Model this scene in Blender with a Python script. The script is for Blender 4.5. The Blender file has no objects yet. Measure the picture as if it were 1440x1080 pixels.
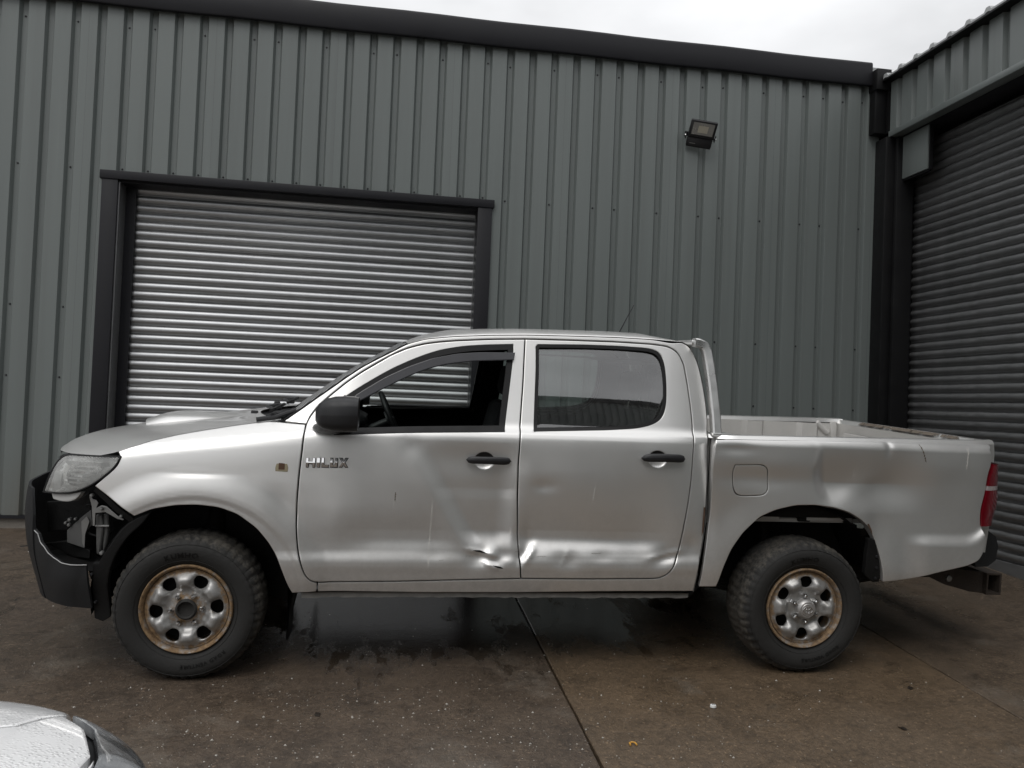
import bpy, bmesh, math, random
import numpy as np
from mathutils import Vector, Matrix
from mathutils.geometry import delaunay_2d_cdt

S = bpy.context.scene
C = S.collection
rnd = random.Random(7)
R = math.radians

# ---------------------------------------------------------------- camera
cam = bpy.data.cameras.new('camera')
cam.sensor_width = 36; cam.lens = 28.12; cam.clip_end = 2000; cam.clip_start = .05
co = bpy.data.objects.new('camera', cam); C.objects.link(co)
yaw, pitch, roll = .151086, .02329, .040356
fw = Vector((math.sin(yaw)*math.cos(pitch), math.cos(yaw)*math.cos(pitch), math.sin(pitch)))
rt = Vector((math.cos(yaw), -math.sin(yaw), 0)); up = rt.cross(fw)
r2 = rt*math.cos(roll) + up*math.sin(roll); u2 = -rt*math.sin(roll) + up*math.cos(roll)
m = Matrix((r2, u2, -fw)).transposed().to_4x4(); m.translation = (0, 0, 1.361)
co.matrix_world = m
S.camera = co

# ---------------------------------------------------------------- overcast sky
SUN_EL, SUN_AZ = R(52), R(-150)
w = bpy.data.worlds.new('World'); S.world = w; w.use_nodes = True
nt = w.node_tree; nt.nodes.clear()
def wn(t, **k):
    n = nt.nodes.new(t)
    for a, b in k.items(): setattr(n, a, b)
    return n
out = wn('ShaderNodeOutputWorld'); bg = wn('ShaderNodeBackground'); bg.inputs[1].default_value = .1
sky = wn('ShaderNodeTexSky', sky_type='NISHITA', sun_disc=False, sun_elevation=SUN_EL, sun_rotation=R(210))
tc = wn('ShaderNodeTexCoord'); sep = wn('ShaderNodeSeparateXYZ')
nt.links.new(tc.outputs['Generated'], sep.inputs[0])
grad = wn('ShaderNodeMapRange'); grad.inputs['From Min'].default_value = 0; grad.inputs['From Max'].default_value = 1
grad.inputs['To Min'].default_value = 6.7; grad.inputs['To Max'].default_value = 14.4
nt.links.new(sep.outputs[2], grad.inputs[0])
cmap = wn('ShaderNodeMapping'); cmap.inputs['Scale'].default_value = (1, 1, 2.2)
nt.links.new(tc.outputs['Generated'], cmap.inputs[0])
cn = wn('ShaderNodeTexNoise'); cn.inputs['Scale'].default_value = 2.6; cn.inputs['Detail'].default_value = 5; cn.inputs['Roughness'].default_value = .5
nt.links.new(cmap.outputs[0], cn.inputs['Vector'])
cr = wn('ShaderNodeMapRange'); cr.inputs['From Min'].default_value = .3; cr.inputs['From Max'].default_value = .7
cr.inputs['To Min'].default_value = .74; cr.inputs['To Max'].default_value = 1.14
nt.links.new(cn.outputs[0], cr.inputs[0])
mu = wn('ShaderNodeMath', operation='MULTIPLY'); nt.links.new(grad.outputs[0], mu.inputs[0]); nt.links.new(cr.outputs[0], mu.inputs[1])
cc = wn('ShaderNodeVectorMath', operation='SCALE'); cc.inputs[0].default_value = (.985, .99, 1.0); nt.links.new(mu.outputs[0], cc.inputs[3])
mx = wn('ShaderNodeMix', data_type='RGBA'); mx.inputs[0].default_value = .93
nt.links.new(sky.outputs[0], mx.inputs[6]); nt.links.new(cc.outputs[0], mx.inputs[7])
nt.links.new(mx.outputs[2], bg.inputs[0]); nt.links.new(bg.outputs[0], out.inputs[0])

sl = bpy.data.lights.new('sun', 'SUN'); sl.energy = .9; sl.angle = R(30); sl.color = (1, .98, .95)
so = bpy.data.objects.new('sun', sl); C.objects.link(so)
sd = Vector((math.sin(SUN_AZ)*math.cos(SUN_EL), math.cos(SUN_AZ)*math.cos(SUN_EL), math.sin(SUN_EL)))
so.rotation_euler = sd.to_track_quat('Z', 'Y').to_euler(); so.location = (-4, -6, 12)
S.view_settings.view_transform = 'Standard'; S.view_settings.look = 'None'
S.view_settings.exposure = 0; S.view_settings.gamma = 1; S.view_settings.use_curve_mapping = False
S.render.engine = 'CYCLES'
S.cycles.max_bounces = 8; S.cycles.transparent_max_bounces = 16

# ---------------------------------------------------------------- materials
def mat(name, col, rough=.5, metal=0, spec=.5, coat=0, var=.12, vscale=6, bump=0, bscale=60, rvar=.1, detail=6, stretch=(1, 1, 1), trans=0, alpha=1):
    mt = bpy.data.materials.new(name); mt.use_nodes = True
    n = mt.node_tree; b = n.nodes['Principled BSDF']
    b.inputs['Roughness'].default_value = rough; b.inputs['Metallic'].default_value = metal
    b.inputs['Specular IOR Level'].default_value = spec
    b.inputs['Coat Weight'].default_value = coat; b.inputs['Coat Roughness'].default_value = .04
    t = n.nodes.new('ShaderNodeTexCoord'); mp = n.nodes.new('ShaderNodeMapping'); mp.inputs['Scale'].default_value = stretch
    n.links.new(t.outputs['Object'], mp.inputs[0])
    no = n.nodes.new('ShaderNodeTexNoise'); no.inputs['Scale'].default_value = vscale; no.inputs['Detail'].default_value = detail
    no.inputs['Roughness'].default_value = .6
    n.links.new(mp.outputs[0], no.inputs['Vector'])
    mixn = n.nodes.new('ShaderNodeMix'); mixn.data_type = 'RGBA'; mixn.name = 'colmix'
    mixn.inputs[6].default_value = (*[c*(1-var) for c in col], 1); mixn.inputs[7].default_value = (*[min(1, c*(1+var)) for c in col], 1)
    n.links.new(no.outputs[0], mixn.inputs[0]); n.links.new(mixn.outputs[2], b.inputs['Base Color'])
    if rvar:
        mr = n.nodes.new('ShaderNodeMapRange'); mr.inputs['From Min'].default_value = .3; mr.inputs['From Max'].default_value = .7
        mr.inputs['To Min'].default_value = max(.02, rough-rvar); mr.inputs['To Max'].default_value = min(1, rough+rvar)
        n.links.new(no.outputs[0], mr.inputs[0]); n.links.new(mr.outputs[0], b.inputs['Roughness'])
    if bump:
        n2 = n.nodes.new('ShaderNodeTexNoise'); n2.inputs['Scale'].default_value = bscale; n2.inputs['Detail'].default_value = 4
        n.links.new(mp.outputs[0], n2.inputs['Vector'])
        bp = n.nodes.new('ShaderNodeBump'); bp.inputs['Strength'].default_value = bump; bp.inputs['Distance'].default_value = .01
        n.links.new(n2.outputs[0], bp.inputs['Height']); n.links.new(bp.outputs[0], b.inputs['Normal'])
    return mt
class G:
    """small helper to add nodes to an existing material"""
    def __init__(s, mt): s.n = mt.node_tree; s.b = s.n.nodes.get('Principled BSDF')
    def new(s, t, **k):
        q = s.n.nodes.new(t)
        for a, b in k.items(): setattr(q, a, b)
        return q
    def link(s, a, b): s.n.links.new(a, b)
    def math(s, op, a, b=None, clamp=False):
        q = s.new('ShaderNodeMath', operation=op, use_clamp=clamp)
        for i, v in enumerate((a, b)):
            if v is None: continue
            if isinstance(v, (int, float)): q.inputs[i].default_value = v
            else: s.link(v, q.inputs[i])
        return q.outputs[0]
    def rng(s, v, a, b, c=0, d=1):
        q = s.new('ShaderNodeMapRange'); s.link(v, q.inputs[0])
        for i, x in enumerate((a, b, c, d)): q.inputs[1+i].default_value = x
        return q.outputs[0]
    def noise(s, vec, scale, detail=5, rough=.6):
        q = s.new('ShaderNodeTexNoise'); q.inputs['Scale'].default_value = scale; q.inputs['Detail'].default_value = detail
        q.inputs['Roughness'].default_value = rough
        if vec is not None: s.link(vec, q.inputs['Vector'])
        return q.outputs[0]
    def mix(s, f, a, b):
        q = s.new('ShaderNodeMix', data_type='RGBA')
        if isinstance(f, (int, float)): q.inputs[0].default_value = f
        else: s.link(f, q.inputs[0])
        for i, v in ((6, a), (7, b)):
            if isinstance(v, tuple): q.inputs[i].default_value = (*v, 1)
            else: s.link(v, q.inputs[i])
        return q.outputs[2]
def glass(name, tint, refl=1.0, haze=0.0, rough=.02):
    mt = bpy.data.materials.new(name); mt.use_nodes = True; g = G(mt); n = g.n; n.nodes.clear()
    o = g.new('ShaderNodeOutputMaterial'); tr = g.new('ShaderNodeBsdfTransparent'); tr.inputs[0].default_value = (*tint, 1)
    gl = g.new('ShaderNodeBsdfGlossy'); gl.inputs['Roughness'].default_value = rough
    fr = g.new('ShaderNodeFresnel'); fr.inputs[0].default_value = 1.52
    f = g.math('MULTIPLY', fr.outputs[0], 1.7*refl, True)
    m1 = g.new('ShaderNodeMixShader'); g.link(f, m1.inputs[0]); g.link(tr.outputs[0], m1.inputs[1]); g.link(gl.outputs[0], m1.inputs[2])
    last = m1
    if haze:
        df = g.new('ShaderNodeBsdfDiffuse'); df.inputs[0].default_value = (.74, .74, .72, 1)
        t = g.new('ShaderNodeTexCoord'); no = g.noise(t.outputs['Object'], 14, 6)
        h = g.rng(no, .3, .75, haze*.4, haze*1.5)
        m2 = g.new('ShaderNodeMixShader'); g.link(h, m2.inputs[0]); g.link(m1.outputs[0], m2.inputs[1]); g.link(df.outputs[0], m2.inputs[2]); last = m2
    g.link(last.outputs[0], o.inputs[0])
    return mt

M = {}
M['wall'] = mat('grey coated steel', (.136, .153, .148), .42, var=.06, vscale=.9, stretch=(1.5, 1.5, .25), bump=.02, bscale=1.2)
M['wall_b'] = mat('grey coated steel wing', (.150, .168, .163), .42, var=.06, vscale=.9, stretch=(1.5, 1.5, .25))
def weather(mt, streak, base, tone):
    g = G(mt); src = g.b.inputs['Base Color'].links[0].from_socket
    t = g.new('ShaderNodeTexCoord'); mp = g.new('ShaderNodeMapping'); mp.inputs['Scale'].default_value = (7, 7, .22); g.link(t.outputs['Object'], mp.inputs[0])
    oi = g.new('ShaderNodeObjectInfo')
    sh = g.new('ShaderNodeVectorMath', operation='ADD'); g.link(mp.outputs[0], sh.inputs[0])
    cb_ = g.new('ShaderNodeCombineXYZ'); g.link(g.math('MULTIPLY', oi.outputs['Random'], 40), cb_.inputs[0]); g.link(cb_.outputs[0], sh.inputs[1])
    n1 = g.noise(sh.outputs[0], 1.0, 6, .65)
    col = g.mix(g.rng(n1, .48, .72, 0, streak), src, (.07, .072, .068))
    col = g.mix(g.rng(n1, .42, .25, 0, streak*.6), col, (.26, .28, .27))
    sp = g.new('ShaderNodeSeparateXYZ'); g.link(t.outputs['Object'], sp.inputs[0])
    col = g.mix(g.math('MULTIPLY', g.rng(sp.outputs[2], .1, .7, base, 0), g.rng(n1, .3, .7)), col, (.10, .085, .065))
    sc_ = g.new('ShaderNodeVectorMath', operation='SCALE'); g.link(col, sc_.inputs[0]); g.link(g.rng(oi.outputs['Random'], 0, 1, 1-tone, 1+tone), sc_.inputs[3])
    g.link(sc_.outputs[0], g.b.inputs['Base Color'])
weather(M['wall'], .22, .7, .035); weather(M['wall_b'], .22, .3, .035)
M['trim'] = mat('anthracite flashing', (.013, .013, .0155), .45, spec=.22, var=.12, vscale=3)
M['black'] = mat('black flashing', (.006, .006, .0065), .5, spec=.25)
M['galv'] = mat('galvanised slats', (.40, .408, .415), .44, metal=.95, var=.16, vscale=5, stretch=(.6, 1, 8), rvar=.06)
M['galv_dull'] = mat('weathered shaded slats', (.225, .227, .23), .48, metal=.75, var=.22, vscale=7, stretch=(1, 1.2, 5), rvar=.12)  # weathered, and coloured darker for the shade under the right soffit
weather(M['galv'], .10, .0, .07); weather(M['galv_dull'], .22, .0, .08)
M['screw'] = mat('screw head', (.02, .02, .022), .5)
M['roof'] = mat('roof sheet', (.35, .36, .36), .5)
M['gutter'] = mat('pale gutter', (.62, .62, .62), .5)
M['dark'] = mat('dark void', (.004, .004, .004), .8, spec=.2, rvar=0)
M['concrete_base'] = mat('concrete plinth', (.16, .145, .125), .85, bump=.5, bscale=40, var=.3)

# silver paint with road film, fine flake and a few scratches
M['paint'] = mat('silver paint', (.76, .752, .735), .38, metal=.66, coat=.6, var=.03, vscale=2.2, rvar=.04)
def dirt_on(mt, zlo, zhi, col, amount):
    g = G(mt); t = g.new('ShaderNodeTexCoord'); sp = g.new('ShaderNodeSeparateXYZ'); g.link(t.outputs['Object'], sp.inputs[0])
    h = g.rng(sp.outputs[2], zlo, zhi, 1, 0)
    n1 = g.noise(t.outputs['Object'], 5, 8, .7); n2 = g.rng(n1, .35, .75, 0, 1)
    f = g.math('MULTIPLY', g.math('MULTIPLY', h, n2), amount, True)
    src = g.b.inputs['Base Color'].links[0].from_socket
    g.link(g.mix(f, src, col), g.b.inputs['Base Color'])
    g.link(g.rng(f, 0, 1, .78, .2), g.b.inputs['Metallic'])
dirt_on(M['paint'], .42, .95, (.17, .15, .125), .55)
M['paint_dirty'] = mat('dirty silver paint', (.40, .39, .37), .45, metal=.5, var=.2, vscale=9)
M['underseal'] = mat('flaking sill seam', (.17, .165, .155), .7, var=.5, vscale=25, bump=.3)
M['plastic'] = mat('black plastic', (.016, .016, .0175), .42, spec=.4, var=.15, vscale=20, bump=.12, bscale=300)
M['bumper'] = mat('grey textured bumper plastic', (.016, .0165, .0175), .6, spec=.3, var=.18, vscale=9, bump=.15, bscale=250)
M['rubber'] = mat('black rubber', (.009, .009, .0095), .55, spec=.3)
M['deflector'] = mat('smoked acrylic', (.035, .035, .04), .18, spec=.6)
M['tornedge'] = mat('torn plastic edge', (.38, .38, .38), .6, var=.4, vscale=60)
M['chrome'] = mat('chrome', (.72, .72, .72), .12, metal=1, var=.02, rvar=.03)
M['badgechrome'] = mat('badge chrome', (.80, .80, .80), .10, metal=.9, var=.02, rvar=.02)
M['alu'] = mat('aluminium tube', (.66, .66, .65), .33, metal=.85, var=.08, vscale=12)
M['bedwhite'] = mat('worn pale load bed', (.50, .49, .47), .5, var=.15, vscale=5, bump=.15)
M['bedscuff'] = mat('scuffed tailgate top', (.42, .40, .37), .5, var=.3, vscale=16)
M['interior'] = mat('dark interior', (.007, .007, .0075), .6, spec=.2)
M['dash'] = mat('dashboard plastic', (.013,.013,.014), .5, spec=.2)
M['seat'] = mat('grey seat cloth', (.045, .046, .05), .85, bump=.2, bscale=200)
M['chassis'] = mat('dirty chassis steel', (.013, .012, .011), .8, spec=.2, var=.4, vscale=10, bump=.3)
M['liner'] = mat('black arch liner', (.006, .006, .006), .6, spec=.25, var=.3, vscale=12, bump=.2, bscale=50)
M['innersteel'] = mat('bare inner steel', (.24, .24, .235), .45, metal=.6, var=.3, vscale=12)
M['washer'] = mat('cloudy plastic tube', (.10, .10, .098), .45, var=.2)
M['washer2'] = mat('dusty crash tube', (.075, .075, .073), .5, var=.35, vscale=15)
M['reflector'] = mat('lamp reflector', (.84, .84, .83), .26, metal=.5, var=.05, bump=.25, bscale=30)
M['lampwhite'] = mat('lamp inner bezel', (.45, .45, .44), .35, var=.1)
M['lens'] = glass('hazy headlamp lens', (.86, .87, .86), .9, haze=.24)
M['redlens'] = mat('red lamp lens', (.15, .004, .010), .15, spec=.6, coat=.5)
M['whitelens'] = mat('clear lamp band', (.40, .36, .36), .25)
M['tint'] = glass('tinted side glass', (.72, .80, .77), 2.8, haze=.02)
M['clear'] = glass('clear side glass', (.86, .9, .88), .8)
M['screen'] = glass('windscreen glass', (.55, .62, .59), 1.0)
M['wearbrown'] = mat('worn paint and grime', (.11, .09, .07), .8, var=.5, vscale=50)
M['rusthitch'] = mat('rusty hitch steel', (.035, .026, .02), .75, var=.5, vscale=22, bump=.4, bscale=80)
M['rust'] = mat('rust', (.085, .045, .026), .85, var=.5, vscale=40)

# steel wheels: silver, rust along the rim flange and round the hub, brake dust
def rim_mat(key, hub, amount):
    M[key] = mat(key, (.40, .395, .385), .42, metal=.55, var=.16, vscale=12)
    g = G(M[key]); t = g.new('ShaderNodeTexCoord'); sp = g.new('ShaderNodeSeparateXYZ'); g.link(t.outputs['Object'], sp.inputs[0])
    rr = g.math('SQRT', g.math('ADD', g.math('MULTIPLY', sp.outputs[0], sp.outputs[0]), g.math('MULTIPLY', sp.outputs[2], sp.outputs[2])))
    n1 = g.noise(t.outputs['Object'], 13, 8, .72); n2 = g.noise(t.outputs['Object'], 55, 6, .7)
    e1 = g.rng(rr, .150, .182, -.16, .30); e2 = g.rng(rr, .06, .115, hub, -.02)
    f1 = g.rng(g.math('ADD', g.math('ADD', g.math('ADD', n1, e1), e2), g.math('MULTIPLY', n2, .40)), .74, .96)
    spots = g.rng(n2, .655, .70)
    f2 = g.math('MULTIPLY', g.math('MAXIMUM', f1, g.math('MULTIPLY', spots, .7)), amount)
    rc = g.mix(g.rng(n2, .35, .65), (.095, .055, .028), (.29, .190, .098))
    src = g.b.inputs['Base Color'].links[0].from_socket
    dust = g.mix(g.rng(n1, .42, .66, 0, .6), src, (.10, .092, .08))
    g.link(g.mix(f2, dust, rc), g.b.inputs['Base Color'])
    g.link(g.rng(f2, 0, 1, .55, .05), g.b.inputs['Metallic']); g.link(g.rng(f2, 0, 1, .40, .8), g.b.inputs['Roughness'])
rim_mat('rim', .36, 1.0); rim_mat('rim_rear', .10, .95)
# tyre: black rubber, dried mud on the shoulder
M['tyretext'] = mat('raised tyre lettering', (.004, .004, .004), .45, spec=.3)
M['tyre'] = mat('muddy tyre rubber', (.025, .0245, .0235), .75, spec=.3, var=.2, vscale=20, bump=.15, bscale=120)
g = G(M['tyre']); t = g.new('ShaderNodeTexCoord'); sp = g.new('ShaderNodeSeparateXYZ'); g.link(t.outputs['Object'], sp.inputs[0])
rr = g.math('SQRT', g.math('ADD', g.math('MULTIPLY', sp.outputs[0], sp.outputs[0]), g.math('MULTIPLY', sp.outputs[2], sp.outputs[2])))
n1 = g.noise(t.outputs['Object'], 48, 8, .75); n3 = g.noise(t.outputs['Object'], 4, 3)
f = g.rng(g.math('ADD', g.math('ADD', n1, g.rng(rr, .285, .335, -.30, .14)), g.rng(n3, .3, .7, -.12, .1)), .50, .70)
src = g.b.inputs['Base Color'].links[0].from_socket
g.link(g.mix(g.math('MULTIPLY', f, .55), src, (.12, .108, .09)), g.b.inputs['Base Color'])

# wet, stained concrete yard
def ground_mat(name, dry, damp, seed):
    mt = mat(name, dry, .8, var=.3, vscale=3, rvar=0)
    g = G(mt); t = g.new('ShaderNodeTexCoord'); mp = g.new('ShaderNodeMapping'); mp.inputs['Location'].default_value = (seed, seed*1.7, 0)
    g.link(t.outputs['Object'], mp.inputs[0]); v = mp.outputs[0]
    sp = g.new('ShaderNodeSeparateXYZ'); g.link(t.outputs['Object'], sp.inputs[0])
    big = g.noise(v, .55, 4); mid = g.noise(v, 2.3, 8, .68); fine = g.noise(v, 38, 6, .7); grit = g.noise(v, 120, 3, .6)
    col = g.mix(g.rng(mid, .32, .68), damp, dry)
    col = g.mix(g.rng(big, .40, .62, 0, .65), col, damp)
    col = g.mix(g.rng(fine, .40, .68, 0, .42), col, tuple(c*1.6 for c in dry))
    col = g.mix(g.rng(grit, .30, .45, .6, 0), col, tuple(c*.35 for c in damp))
    # pale dried patches
    pp = g.noise(v, 1.5, 9, .72)
    col = g.mix(g.rng(pp, .55, .66, 0, .45), col, (.185, .16, .13))
    blot = g.noise(v, 8, 6, .75)
    col = g.mix(g.rng(blot, .50, .66, 0, .55), col, tuple(c*.50 for c in damp))
    sp2 = g.noise(v, 60, 2, .5)
    col = g.mix(g.rng(sp2, .64, .72, 0, .5), col, tuple(c*2.4 for c in dry))
    # wet zone that runs under the truck
    def blob(cx, cy, rx, ry):
        dx = g.math('DIVIDE', g.math('SUBTRACT', sp.outputs[0], cx), rx); dy = g.math('DIVIDE', g.math('SUBTRACT', sp.outputs[1], cy), ry)
        return g.math('SUBTRACT', 1, g.math('SQRT', g.math('ADD', g.math('MULTIPLY', dx, dx), g.math('MULTIPLY', dy, dy))))
    wet = g.math('MAXIMUM', blob(.35, 5.15, 1.9, .85), blob(.1, 4.75, .9, .75))
    mpw = g.new('ShaderNodeMapping'); mpw.inputs['Scale'].default_value = (1.3, .40, 1); g.link(t.outputs['Object'], mpw.inputs[0])
    wn_ = g.noise(mpw.outputs[0], 3.0, 9, .70)
    wet = g.math('ADD', wet, g.rng(wn_, .3, .7, -.95, .75))
    film = g.rng(wet, -.05, .25)
    pool = g.rng(wet, .16, .26, 0, .9)
    damps = g.rng(g.noise(v, 1.1, 6), .42, .62)
    col = g.mix(g.math('MULTIPLY', film, .6), col, tuple(c*.55 for c in damp))
    g.link(col, g.b.inputs['Base Color'])
    r0 = g.rng(damps, 0, 1, .24, .52)
    r1 = g.math('SUBTRACT', r0, g.math('MULTIPLY', film, .22))
    q = g.new('ShaderNodeMix', data_type='FLOAT'); g.link(pool, q.inputs[0]); g.link(r1, q.inputs[2]); q.inputs[3].default_value = .07
    g.link(q.outputs[0], g.b.inputs['Roughness'])
    bp = g.new('ShaderNodeBump'); bp.inputs['Distance'].default_value = .010
    hgt = g.math('ADD', g.math('MULTIPLY', fine, .7), g.math('MULTIPLY', grit, .5))
    g.link(hgt, bp.inputs['Height'])
    g.link(g.rng(pool, 0, 1, .75, .03), bp.inputs['Strength'])
    g.link(bp.outputs[0], g.b.inputs['Normal'])
    return mt
M['slab_a'] = ground_mat('dark damp concrete', (.112, .083, .059), (.050, .037, .027), 3.1)
M['slab_b'] = ground_mat('brown worn concrete', (.150, .106, .067), (.074, .053, .034), 11.7)
M['slab_c'] = ground_mat('grey brown concrete', (.128, .095, .066), (.060, .045, .032), 23.3)

# ---------------------------------------------------------------- mesh helpers
KS = 1.0
NRM = {}
class MB:
    def __init__(s): s.v = []; s.f = []; s.mi = []; s.smooth = []
    def add(s, verts, faces, mi=0, sm=True):
        o = len(s.v); s.v += [tuple(map(float, p)) for p in verts]
        for f in faces: s.f.append([i+o for i in f]); s.mi.append(mi); s.smooth.append(sm)
        return s
    def box(s, a, b, mi=0, mtx=None, bev=0):
        x0, y0, z0 = a; x1, y1, z1 = b
        if bev:
            bm = bmesh.new(); bmesh.ops.create_cube(bm, size=1)
            for v in bm.verts: v.co = Vector(((x0+x1)/2 + v.co.x*(x1-x0), (y0+y1)/2 + v.co.y*(y1-y0), (z0+z1)/2 + v.co.z*(z1-z0)))
            bmesh.ops.bevel(bm, geom=bm.edges[:], offset=bev, segments=2, affect='EDGES', profile=.5)
            bm.verts.index_update()
            vs = [v.co.copy() for v in bm.verts]; fs = [[v.index for v in f.verts] for f in bm.faces]; bm.free()
            if mtx is not None: vs = [mtx @ v for v in vs]
            return s.add(vs, fs, mi)
        vs = [Vector(p) for p in ((x0,y0,z0),(x1,y0,z0),(x1,y1,z0),(x0,y1,z0),(x0,y0,z1),(x1,y0,z1),(x1,y1,z1),(x0,y1,z1))]
        if mtx is not None: vs = [mtx @ v for v in vs]
        return s.add(vs, [(0,3,2,1),(4,5,6,7),(0,1,5,4),(1,2,6,5),(2,3,7,6),(3,0,4,7)], mi, False)
    def tube(s, path, r, n=10, mi=0, caps=True, closed=False):
        P_ = [Vector(p) for p in path]; k = len(P_)
        rs = r if isinstance(r, (list, tuple)) else [r]*k
        rings = []; prev = None
        for i, p in enumerate(P_):
            if closed: d = (P_[(i+1) % k] - P_[i-1])
            else: d = (P_[min(i+1, k-1)] - P_[max(i-1, 0)])
            d.normalize()
            if prev is None:
                a = Vector((0, 0, 1)) if abs(d.z) < .9 else Vector((1, 0, 0))
            else: a = prev
            u = (a - d*a.dot(d)).normalized(); v = d.cross(u); prev = u
            rings.append([p + (u*math.cos(2*math.pi*j/n) + v*math.sin(2*math.pi*j/n))*rs[i] for j in range(n)])
        vs = [q for rg in rings for q in rg]; fs = []
        for i in range(k if closed else k-1):
            for j in range(n):
                a = i*n+j; b = i*n+(j+1) % n; i2 = (i+1) % k
                fs.append((a, b, i2*n+(j+1) % n, i2*n+j))
        if caps and not closed: fs += [list(range(n))[::-1], [(k-1)*n+j for j in range(n)]]
        return s.add(vs, fs, mi)
    def lathe(s, prof, n=48, mi=0, axis='y', center=(0,0,0), closed=False):
        """profile of (radius, axial) revolved about the axis"""
        cx, cy, cz = center; vs = []; fs = []
        k = len(prof)
        for j in range(n):
            a = 2*math.pi*j/n; c, s_ = math.cos(a), math.sin(a)
            for r, h in prof:
                vs.append((cx+r*c, cy+h, cz+r*s_) if axis == 'y' else ((cx+r*c, cy+r*s_, cz+h) if axis == 'z' else (cx+h, cy+r*c, cz+r*s_)))
        for j in range(n):
            j2 = (j+1) % n
            for i in range(k if closed else k-1):
                i2 = (i+1) % k
                fs.append((j*k+i, j*k+i2, j2*k+i2, j2*k+i))
        return s.add(vs, fs, mi)
    def grid(s, pts, mi=0, flip=False):
        n = len(pts); m_ = len(pts[0]); vs = [p for r_ in pts for p in r_]; fs = []
        for i in range(n-1):
            for j in range(m_-1):
                f = (i*m_+j, (i+1)*m_+j, (i+1)*m_+j+1, i*m_+j+1)
                fs.append(f[::-1] if flip else f)
        return s.add(vs, fs, mi)
    def prism(s, poly, y0, y1, mi=0):
        """polygon in (x,z) extruded along y"""
        n = len(poly); vs = [(x, y0, z) for x, z in poly] + [(x, y1, z) for x, z in poly]
        fs = [list(range(n)), list(range(n, 2*n))[::-1]] + [(i, i+n, (i+1) % n+n, (i+1) % n) for i in range(n)]
        return s.add(vs, fs, mi, False)
    def mesh(s, name, mats, angle=38):
        me = bpy.data.meshes.new(name); me.from_pydata([(x*KS, y*KS, z*KS) for x, y, z in s.v] if KS != 1 else s.v, [], s.f); me.validate()
        if len(me.polygons) == len(s.f):
            me.polygons.foreach_set('material_index', s.mi); me.polygons.foreach_set('use_smooth', s.smooth)
        for m_ in (mats if isinstance(mats, (list, tuple)) else [mats]): me.materials.append(M[m_])
        me.update()
        if angle: me.set_sharp_from_angle(angle=R(angle))
        return me
    def build(s, name, mats, parent=None, angle=38, loc=(0,0,0)):
        o = link(name, s.mesh(name, mats, angle), parent, loc)
        if hasattr(s, 'nrm'): NRM[o.name] = s.nrm
        return o
def link(name, me, parent=None, loc=(0,0,0), rot=(0,0,0)):
    o = bpy.data.objects.new(name, me); C.objects.link(o); o.location = Vector(loc)*KS; o.rotation_euler = rot
    if parent is not None: o.parent = parent
    return o
def thing(name, label, cat, loc=(0,0,0), rot=(0,0,0), group=None):
    o = link(name, None, None, loc, rot); o['label'] = label; o['category'] = cat
    if group: o['group'] = group
    return o
def gh(x, y):
    """the yard falls gently away from the buildings"""
    return .0537*(min(max(y, -12), 9)-3.96) + .027*(max(0, x-2.3) if x < 5 else 2.7)*ease(2, 5, y)
def ease(a, b, t):
    t = min(1, max(0, (t-a)/(b-a))); return t*t*(3-2*t)
def struct(o): o['kind'] = 'structure'; return o
def smoothfix(o):
    bm = bmesh.new(); bm.from_mesh(o.data); bmesh.ops.recalc_face_normals(bm, faces=bm.faces[:]); bm.to_mesh(o.data); bm.free()
    return o

# ---------------------------------------------------------------- ground: concrete bays with open joints
gm = MB()
gxs = [-900, -200, -60, -25] + [-12+.5*i for i in range(49)] + [25, 60, 200, 900]
gys = [-900, -200, -60, -25] + [-12+.5*i for i in range(49)] + [25, 60, 200, 900]
gm.grid([[(x, y, gh(x, y)-.03) for y in gys] for x in gxs], flip=True)
ground = struct(gm.build('ground', 'slab_a'))
J = .006
def slab(x0, x1, y0, y1, m_):
    mb = MB(); n = 60; rows = []
    for i in range(n+1):
        y = y0+J/2+(y1-y0-J)*i/n
        xa, xb = x0+J/2+rnd.uniform(0, .005), x1-J/2-rnd.uniform(0, .005)
        row = [(xa, y, gh(xa, y)-.03), (xa, y, gh(xa, y)-.004), (xa+.004, y, gh(xa, y))]
        row += [(x, y, gh(x, y)) for x in np.linspace(xa, xb, 14)[1:-1]]
        row += [(xb-.004, y, gh(xb, y)), (xb, y, gh(xb, y)-.004), (xb, y, gh(xb, y)-.03)]
        rows.append(row)
    mb.grid(rows, flip=True)
    return mb.build('concrete_slab', m_, ground)
xs = [-9.6, -5.4, .885, 2.99, 6.0]
ys = [-12.0, -3.6, 7.35]
for i, m_ in enumerate(('slab_c', 'slab_a', 'slab_b', 'slab_c')):
    for y0, y1 in zip(ys[:-1], ys[1:]): slab(xs[i], xs[i+1], y0, y1, m_)

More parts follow.
